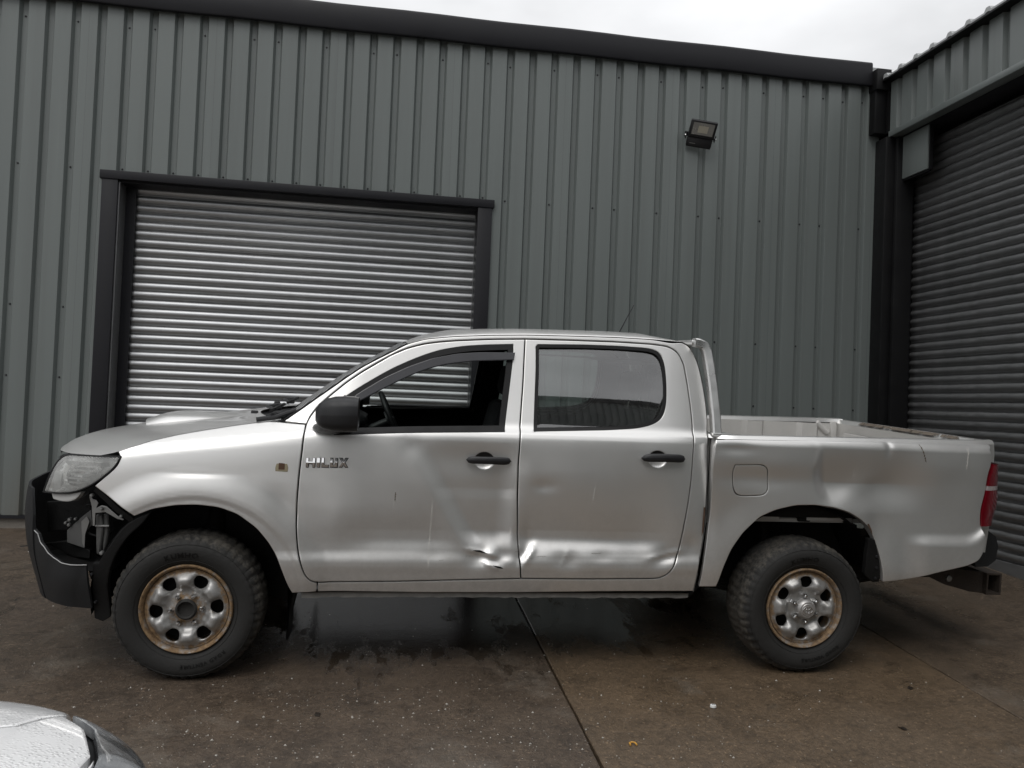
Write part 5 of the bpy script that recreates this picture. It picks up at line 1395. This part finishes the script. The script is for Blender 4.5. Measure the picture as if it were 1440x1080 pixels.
for s in (-1, 1):
    mb = MB()
    for k in range(4): mb.tube([(2.35+.16*k*.8, s*.56, .44-.012*k), (3.055, s*.56, .285-.012*k+.03), (3.85-.16*k*.8, s*.56, .46-.012*k)], .018, 4)
    mb.build('leaf_spring', 'chassis', cf)
    mb = MB(); mb.tube([(3.02, s*.56, .30), (3.0, s*.50, .80)], .028, 8); mb.build('damper', 'chassis', cf)
    mb = MB(); mb.tube([(.02, s*.55, .34), (.03, s*.46, .85)], .045, 10); mb.build('front_strut', 'chassis', cf)
mb = MB(); mb.box((2.85, -.70, .800), (3.30, -.64, .815)); mb.box((2.72, -.72, .785), (2.76, -.64, .83)); mb.box((3.10, -.72, .77), (3.17, -.66, .84), bev=.006); mb.build('bed_bracket', 'chassis', truck)

# ---- wheels
def disc_height(x, z):
    r_ = np.hypot(x, z); a = np.arctan2(z, x)
    tab = [(0, .012), (.05, .012), (.060, .006), (.085, .004), (.098, .010), (.122, .036), (.14, .038), (.160, .022), (.174, .006), (.181, .001), (.186, .002), (.19, .010)]
    base = interp(tab, r_)
    sp_ = .5+.5*np.cos(6*(a-A0))                 # 1 at a hole, 0 on a spoke
    tab2 = interp([(0, 0), (.07, 0), (.095, .006), (.13, .030), (.15, .028), (.174, 0), (.2, 0)], r_)
    return base - tab2*sstep(.12, .85, sp_)
A0 = 0
def rim_mesh(rot, rim_mat):
    """pressed steel disc with six windows, plus the rim barrel and flange"""
    global A0; A0 = rot
    out_ = [(.188*math.cos(a), .188*math.sin(a)) for a in np.linspace(0, 2*math.pi, 120, endpoint=False)]
    holes = []
    for k in range(6):
        a0 = rot+k*math.pi/3
        # rounded trapezoid, wider outwards
        pts_ = []
        raw = [(.108, -.17), (.105, 0), (.108, .17), (.135, .235), (.155, .235), (.167, .13), (.168, 0), (.167, -.13), (.155, -.235), (.135, -.235)]
        q = np.array([(r_*math.cos(a0+da), r_*math.sin(a0+da)) for r_, da in raw])
        q = resample(q, .006, corner=400, it=1)
        holes.append([tuple(p) for p in q])
    cen = [(.036*math.cos(a), .036*math.sin(a)) for a in np.linspace(0, 2*math.pi, 30, endpoint=False)]
    def sf(x, z, sgn, off, dent):
        return np.stack([x, -disc_height(x, z)-np.asarray(off), z], -1)
    mb = panel(out_, holes+[cen], -1, .0075, gap=0, lip=.010, ring=.003, roll=.002, corner=400, sf=sf, ds=.006)
    # flange and barrel; axial + = inwards
    prof = [(.186, .004), (.189, .010), (.192, -.004), (.196, -.016), (.2005, -.022), (.206, -.024), (.2105, -.020), (.2115, -.010), (.209, -.002), (.204, .010), (.195, .02), (.19, .12), (.20, .19), (.212, .20)]
    mb.lathe(prof, 96)
    return mb.mesh('wheel_rim', rim_mat, angle=50)
def tyre_mesh(text):
    n = 240; k = []
    prof = [(.200, .022), (.206, -.002), (.213, -.010), (.224, -.020), (.240, -.030), (.262, -.0375), (.285, -.0385), (.303, -.034), (.316, -.026), (.326, -.014), (.334, -.001), (.3395, .014), (.3435, .032), (.3465, .06), (.3475, .10), (.3465, .145), (.3435, .175), (.336, .20), (.316, .225), (.285, .238), (.24, .23), (.206, .20), (.2, .18)]
    mb = MB(); vs = []; fs = []; m_ = len(prof)
    for j in range(n):
        a = 2*math.pi*j/n; lug = ((j+(j//24) % 2) % 5) < 3; lug2 = ((j+2) % 5) < 3
        for i, (r_, h) in enumerate(prof):
            rr_, hh = r_, h
            if 8 <= i <= 17:
                on_ = lug if i < 13 else lug2
                dep = (.0045 if i in (10, 11, 12, 14, 15, 16) else .0025)*(.6+.8*((j//8*37) % 5)/4)
                if not on_: rr_ -= dep; hh += .003*(1 if i < 11 else 0)
                if i == 13: rr_ -= .009
                rr_ += rnd.uniform(-.0012, .0012)
            vs.append((rr_*math.cos(a), hh, rr_*math.sin(a)))
    for j in range(n):
        j2 = (j+1) % n
        for i in range(m_-1): fs.append((j*m_+i, j*m_+i+1, j2*m_+i+1, j2*m_+i))
    mb.add(vs, fs)
    # fine concentric ribs on the sidewall
    for r_, h in ((.232, -.0262), (.309, -.0318)):
        mb.lathe([(r_-.0018, h+.001), (r_, h-.0016), (r_+.0018, h+.001)], 96)
    for s_, rad, ang, size, top_ in text:
        cu = bpy.data.curves.new('t', 'FONT'); cu.size = size; cu.extrude = .0; cu.offset = size*.018; cu.resolution_u = 2
        wsum = 0; glyphs = []
        for ch in s_:
            if ch == ' ': wsum += size*.35; continue
            cu.body = ch; ob = bpy.data.objects.new('t', cu); C.objects.link(ob)
            me = bpy.data.meshes.new_from_object(ob.evaluated_get(bpy.context.evaluated_depsgraph_get())); bpy.data.objects.remove(ob)
            vv = np.array([v.co[:] for v in me.vertices]); ff = [list(p.vertices) for p in me.polygons]; bpy.data.meshes.remove(me)
            glyphs.append((wsum+ (0 if len(glyphs)==0 else 0), vv, ff, vv[:, 0].min(), vv[:, 0].max())); wsum += (vv[:, 0].max()-vv[:, 0].min())+size*.16
        bpy.data.curves.remove(cu)
        for x0_, vv, ff, mn, mx_ in glyphs:
            pts_ = []
            for v in vv:
                xx = x0_+v[0]-mn-wsum/2; rr_ = rad+(v[1] if top_ else v[1])
                a = ang-xx/rad
                hh = float(interp([(b, c) for b, c in prof[:9]], rr_))-.0035
                pts_.append((rr_*math.cos(a), hh, rr_*math.sin(a)))
            base = [(p[0], p[1]+.003, p[2]) for p in pts_]
            mb.add(pts_+[], ff, mi=1, sm=False)
    return mb.mesh('tyre', ('tyre', 'tyretext'), angle=45)
front_rim = rim_mesh(R(5), 'rim'); rear_rim = rim_mesh(R(28), 'rim_rear')
tyre_me = tyre_mesh([('KUMHO', .248, R(95), .036, True), ('ROAD VENTURE', .256, R(-70), .024, True)])
nut = MB(); nut.lathe([(0, -.034), (.006, -.033), (.0110, -.027), (.0128, -.018), (.0128, .0), (.0165, .004)], 6); nutm = nut.mesh('wheel_nut', 'chrome', angle=30)
def wheel(x, zc, s, rimm, cap, rot, label=None):
    y = -.858 if s < 0 else .858; zc -= .009
    o = link('wheel', None, truck, (x, y, zc), (0, rot, 0 if s < 0 else math.pi))
    if label: o['label'] = label
    ty = link('tyre', tyre_me, o); link('rim', rimm, o)
    if cap: ty.scale = (1.015, 1, 1.015)
    for k in range(6):
        a = (R(4) if not cap else R(34))+k*math.pi/3
        link('wheel_nut', nutm, o, (.0695*math.cos(a), -.004, .0695*math.sin(a)))
    mb = MB()
    if cap:
        mb.lathe([(0, -.050), (.030, -.049), (.033, -.046), (.040, -.046), (.047, -.040), (.053, -.026), (.056, -.014)], 36)
        co_ = mb.build('centre_cap', 'innercap', o)
        e = MB()
        def ell(a, b, cz_, tw): e.tube([(a*math.cos(t), -.0505, cz_+b*math.sin(t)) for t in np.linspace(0, 2*math.pi, 36, endpoint=False)], tw, 6, closed=True)
        ell(.0255, .0175, 0, .0014); ell(.0085, .0170, 0, .0013); ell(.0165, .0065, .0095, .0013)
        e.build('cap_emblem', 'chrome', o)
    else:
        mb.lathe([(0, -.006), (.020, -.008), (.034, -.012), (.036, -.024), (.040, -.028), (.046, -.024), (.05, -.016)], 32); mb.build('hub', 'hubdirt', o)
    mb = MB(); mb.lathe([(0, .05), (.10, .05), (.165, .055), (.17, .07)], 40); mb.build('brake_disc', 'chassis', o)
    return o
M['innercap'] = mat('silver wheel cap', (.42, .41, .40), .38, metal=.6, var=.12, vscale=30)
M['hubdirt'] = mat('dusty black hub', (.025, .024, .022), .85, var=.3, vscale=30)
wheel(-.018, ZF, -1, front_rim, False, R(0), 'front wheel with a bare black hub and rusty rim')
wheel(XR+.010, ZR, -1, rear_rim, True, R(0), 'rear wheel with a silver centre cap')
wheel(-.018, ZF, 1, front_rim, False, R(-9)); wheel(XR+.010, ZR, 1, rear_rim, True, R(20))
# ================================================================ white car at the lower left, its nose towards the pickup
M['wpaint'] = mat('wet white paint', (.93, .93, .93), .24, coat=.9, var=.03, vscale=8, bump=.0)
g = G(M['wpaint']); t = g.new('ShaderNodeTexCoord'); vo = g.new('ShaderNodeTexVoronoi'); vo.inputs['Scale'].default_value = 130; g.link(t.outputs['Object'], vo.inputs['Vector'])
na = g.noise(t.outputs['Object'], 9, 4)
dr = g.math('MULTIPLY', g.rng(vo.outputs['Distance'], .12, .5, 1, 0), g.rng(na, .38, .6))
bp = g.new('ShaderNodeBump'); bp.inputs['Strength'].default_value = .5; bp.inputs['Distance'].default_value = .004; g.link(dr, bp.inputs['Height']); g.link(bp.outputs[0], g.b.inputs['Normal'])
M['wlens'] = mat('wet smoked lamp cover', (.085, .09, .095), .16, coat=.6, spec=.6, var=.3, vscale=9)
g = G(M['wlens']); t = g.new('ShaderNodeTexCoord'); n1 = g.noise(t.outputs['Object'], 7.5, 2, .4); n2 = g.noise(t.outputs['Object'], 150, 4, .7); n3 = g.noise(t.outputs['Object'], 60, 5, .7)
col = g.mix(g.rng(n1, .46, .52), (.045, .047, .050), (.22, .23, .24))  # pale blotches painted in for reflections and shapes seen through the lens
col = g.mix(g.rng(n1, .58, .62), col, (.36, .37, .38))
g.link(g.mix(g.rng(n3, .52, .68, 0, .45), col, (.30, .32, .33)), g.b.inputs['Base Color'])
bp = g.new('ShaderNodeBump'); bp.inputs['Strength'].default_value = .35; bp.inputs['Distance'].default_value = .003; g.link(n2, bp.inputs['Height']); g.link(bp.outputs[0], g.b.inputs['Normal'])
car = thing('parked_car', 'front corner of a rain-wet white car with a smoked headlamp', 'car', (-1.215, .065, .0))
HW, VF, RC = .872, 1.785, .50
def sdf(u, v):
    qx = np.abs(u)-(HW-RC); qy = v-(VF-RC)
    return -(np.hypot(np.maximum(qx, 0), np.maximum(qy, 0))+np.minimum(np.maximum(qx, qy), 0)-RC)
def carz(u, v):
    d = sdf(u, v)
    return .60+interp([(-.01, -.02), (0, 0), (.012, .05), (.04, .088), (.10, .128), (.2, .158), (.35, .18), (.6, .20), (.9, .205)], d)+.045*np.clip((1.6-v)/1.5, 0, 1)
def top_panel(poly, m_, name, parent, g=.02, off=0, gap=.003, holes=()):
    def sf(x, z, sgn, o_, dent): return np.stack([x, z, carz(x, z)+o_], -1)
    mb = panel(poly, holes, -1, g, off=off, gap=gap, lip=.02, ring=.006, roll=.002, sf=sf, ds=.016, corner=10)
    o = mb.build(name, m_, parent)
    bm = bmesh.new(); bm.from_mesh(o.data); bmesh.ops.recalc_face_normals(bm, faces=bm.faces[:])
    if sum(f.normal.z*f.calc_area() for f in bm.faces) < 0: bmesh.ops.reverse_faces(bm, faces=bm.faces[:])
    bm.to_mesh(o.data); bm.free(); o.data.set_sharp_from_angle(angle=R(35)); return set_normals(o)
def rim_pt(a):     # outline points, a = angle in the front right corner
    return ((HW-RC)+(RC+.004)*math.cos(a), (VF-RC)+(RC+.004)*math.sin(a))
# u right, v forward; nose shut line between bonnet and the nose panel
shut = [(.632, 1.590), (.62, 1.53), (.60, 1.45), (.56, 1.415), (.50, 1.43), (.3, 1.50), (0, 1.53)]
shutL = [(-u, v) for u, v in shut[::-1][1:]]
corner_in = [(.665, 1.585)]
lamp_in = [(.600, 1.722), (.635, 1.60), (.70, 1.52), (.755, 1.38), (.785, 1.20)]
lamp_poly = lamp_in+[(HW+.002, 1.10)]+[rim_pt(a) for a in np.linspace(.0, R(62), 14)]
nose_poly = shut+shutL+[(-.60, 1.722)]+[(-x, y) for x, y in [rim_pt(a) for a in np.linspace(R(62), R(88), 6)]]+[rim_pt(a) for a in np.linspace(R(88), R(62), 6)]+[(.600, 1.722)]
bonnet_poly = shut+shutL+[(-.74, 1.45), (-.77, .5), (-.70, .12), (0, .28), (.70, .12), (.77, .5), (.74, 1.45)]
bonnet_poly = [(.628, 1.578)]+shut[1:]+shutL[:-1]+[(-.628, 1.578), (-.692, 1.51), (-.748, 1.38), (-.775, .5), (-.72, .12), (0, .28), (.72, .12), (.775, .5), (.748, 1.38), (.692, 1.51)]
nb = top_panel(nose_poly, 'wpaint', 'nose_panel', car); bo = top_panel(bonnet_poly, 'wpaint', 'bonnet', car)
for s in (1, -1):
    fx = lambda p: [(s*a, b) for a, b in p]
    hl = top_panel(fx(lamp_poly), 'wlens', 'headlight', car, off=.002)
    wing = [(.80, 1.20), (.785, 1.38), (.768, 1.40), (.778, .5), (.725, .1), (.76, -.3), (HW+.003, -.3), (HW+.003, 1.10)]
    wing_poly = [(.752, 1.370), (.7785, .5), (.725, .1), (.76, -.3), (HW+.003, -.3), (HW+.003, 1.09), (.789, 1.19), (.757, 1.372)]
    top_panel(fx(wing_poly), 'wpaint', 'wing', car)
ul = [(HW-.012, -.3)]+[((HW-RC)+(RC-.012)*math.cos(a), (VF-RC)+(RC-.012)*math.sin(a)) for a in np.linspace(0, math.pi/2, 14)]; ul = ul+[(-x, y) for x, y in ul[::-1]]
o = top_panel(ul, 'plastic', 'inner_structure', car, g=.05, off=-.022)
# body sides, bumper
def outline(d, n=40):
    r_ = RC-d; pts_ = [(HW-d, -3.0), (HW-d, .0)]
    pts_ += [((HW-RC)+r_*math.cos(a), (VF-RC)+r_*math.sin(a)) for a in np.linspace(0, math.pi/2, 16)]
    return pts_+[(-x, y) for x, y in pts_[::-1]]
rows = [[(x, y, z) for x, y in outline(d)] for z, d in ((.598, .0), (.55, -.014), (.45, -.012), (.33, .0), (.20, .012), (.09, .05))]
smoothfix(MB().grid(rows).build('bumper', 'wpaint', car))
mb = MB(); mb.add([(x, y, .09) for x, y in outline(.05)], [list(range(len(outline(.05))))]); mb.build('underside', 'dark', car)
# cabin, set back behind the photographer
cab_s = [(.80, .12, .90), (.60, -.62, 1.40), (.58, -1.8, 1.42), (.76, -2.9, .98)]
rows = [[(s_*a*1.0, v, z+.03*(1-abs(s_)**2)) for s_ in np.linspace(-1, 1, 9)] for a, v, z in cab_s]
mb = MB(); mb.grid(rows[1:3]); smoothfix(mb.build('roof', 'wpaint', car))
mb = MB(); mb.grid(rows[0:2]); smoothfix(mb.build('windscreen', 'screen', car)); mb = MB(); mb.grid(rows[2:4]); smoothfix(mb.build('rear_window', 'tint', car))
for s in (-1, 1):
    mb = MB(); mb.grid([[(s*.80, .10, .88), (s*.60, -.62, 1.40)], [(s*.86, -1.0, .86), (s*.59, -1.2, 1.41)], [(s*.80, -2.85, .9), (s*.58, -1.8, 1.42)]]); mb.build('side_window', 'tint', car)
    mb = MB(); mb.grid([[(s*.76, -.3, .80), (s*(HW), -.3, .60)], [(s*.80, -2.9, .92), (s*HW, -3.0, .60)]]); mb.build('shoulder', 'wpaint', car)
mb = MB(); mb.box((-.78, -2.9, .6), (.78, .1, .84)); mb.build('cabin_floor', 'interior', car)
for x in (-.80, .80):
    for v in (1.0, -1.7):
        mb = MB(); mb.lathe([(.12, -.10), (.19, -.105), (.30, -.10), (.315, -.07), (.315, .07), (.30, .10), (.19, .105), (.12, .1)], 40, axis='x', center=(x, v, .315+gh(0, v)-.0)); wo = mb.build('wheel', 'rubber', car)
        mb = MB(); mb.lathe([(0, .106*np.sign(x)), (.05, .11*np.sign(x)), (.18, .10*np.sign(x)), (.19, .108*np.sign(x))], 30, axis='x', center=(x, v, .315+gh(0, v)-.0)); mb.build('rim', 'innersteel', wo)

# ================================================================ small things on the ground
M['capwhite'] = mat('white bottle top', (.72, .72, .70), .45, rvar=0); M['clipyellow'] = mat('yellow plastic', (.62, .33, .06), .5, rvar=0)
o = thing('bottle_cap', 'small white bottle top lying on the brown concrete', 'bottle top', (1.553, 3.57, .006+gh(1.553, 3.57)))
mb = MB(); mb.lathe([(0, .008), (.010, .008), (.0135, .006), (.0145, 0), (.0145, -.004)], 24, axis='z'); mb.build('cap_top', 'capwhite', o)
mb = MB(); mb.lathe([(.004, .0088), (.007, .0088)], 16, axis='z'); mb.build('cap_mark', 'galv_dull', o)
mb = MB(); mb.tube([(-.014, -.012, .004), (-.012, .008, .004), (0, .012, .006), (.012, .008, .004), (.013, -.012, .004)], .0035, 8)
o = mb.build('plastic_clip', 'clipyellow', None, loc=(1.06, 3.23, .003+gh(1, 3.23))); o['label'] = 'tiny yellow horseshoe clip on the concrete near the lower edge'; o['category'] = 'plastic clip'
mb = MB(); mb.grid([[(.0, -.012, .003), (.02, -.006, .008), (.04, .0, .002)], [(0, .012, .004), (.02, .014, .010), (.04, .006, .002)]])
M['leafdark'] = mat('wet dead leaf', (.02, .014, .01), .5)
for (x, y, rz) in ((2.66, 3.72, .4), (2.35, 3.30, 1.9), (-.52, 3.05, .9), (.12, 3.05, 2.6), (-.25, 3.55, 1.2)):
    o = link('dead_leaf', mb.mesh('dead_leaf', 'leafdark') if x == 2.66 else bpy.data.meshes['dead_leaf'], None, (x, y, .001+gh(x, y)), (0, 0, rz)); o['category'] = 'leaf'; o['group'] = 'dead leaves on the concrete'
    o['label'] = {2.66: 'dark dead leaf on the brown slab below the rear bumper', 2.35: 'dark dead leaf on the brown slab nearest the lower right corner', -.52: 'dark dead leaf on the wet concrete just right of the white car', .12: 'dark dead leaf on the wet concrete left of the long joint', -.25: 'dark dead leaf on the wet concrete just right of the front wheel'}[x]
# pale grit scattered over the yard
mb = MB(); rg = random.Random(3)
M['grit'] = mat('pale grit', (.42, .40, .36), .7, rvar=0)
for k in range(1500):
    if k < 1000: x, y = rg.gauss(-.1, 1.0), 2.75+abs(rg.gauss(0, .75))
    else: x, y = rg.uniform(-4, 4.5), rg.uniform(2.7, 6.5)
    s_ = rg.choice((.0016, .0020, .0024, .003, .004)) if rg.random() < .93 else .006
    a = rg.random()*6.28; z0 = .0
    p_ = [(x+s_*math.cos(a+q)*rg.uniform(.7, 1.5), y+s_*math.sin(a+q)*rg.uniform(.7, 1.3), gh(x, y)) for q in (0, 2.1, 4.2)]
    mb.add(p_+[(x, y, gh(x, y)+s_*.9)], [(0, 1, 3), (1, 2, 3), (2, 0, 3)], sm=False)
o = mb.build('grit', 'grit', None, angle=0); o['kind'] = 'stuff'
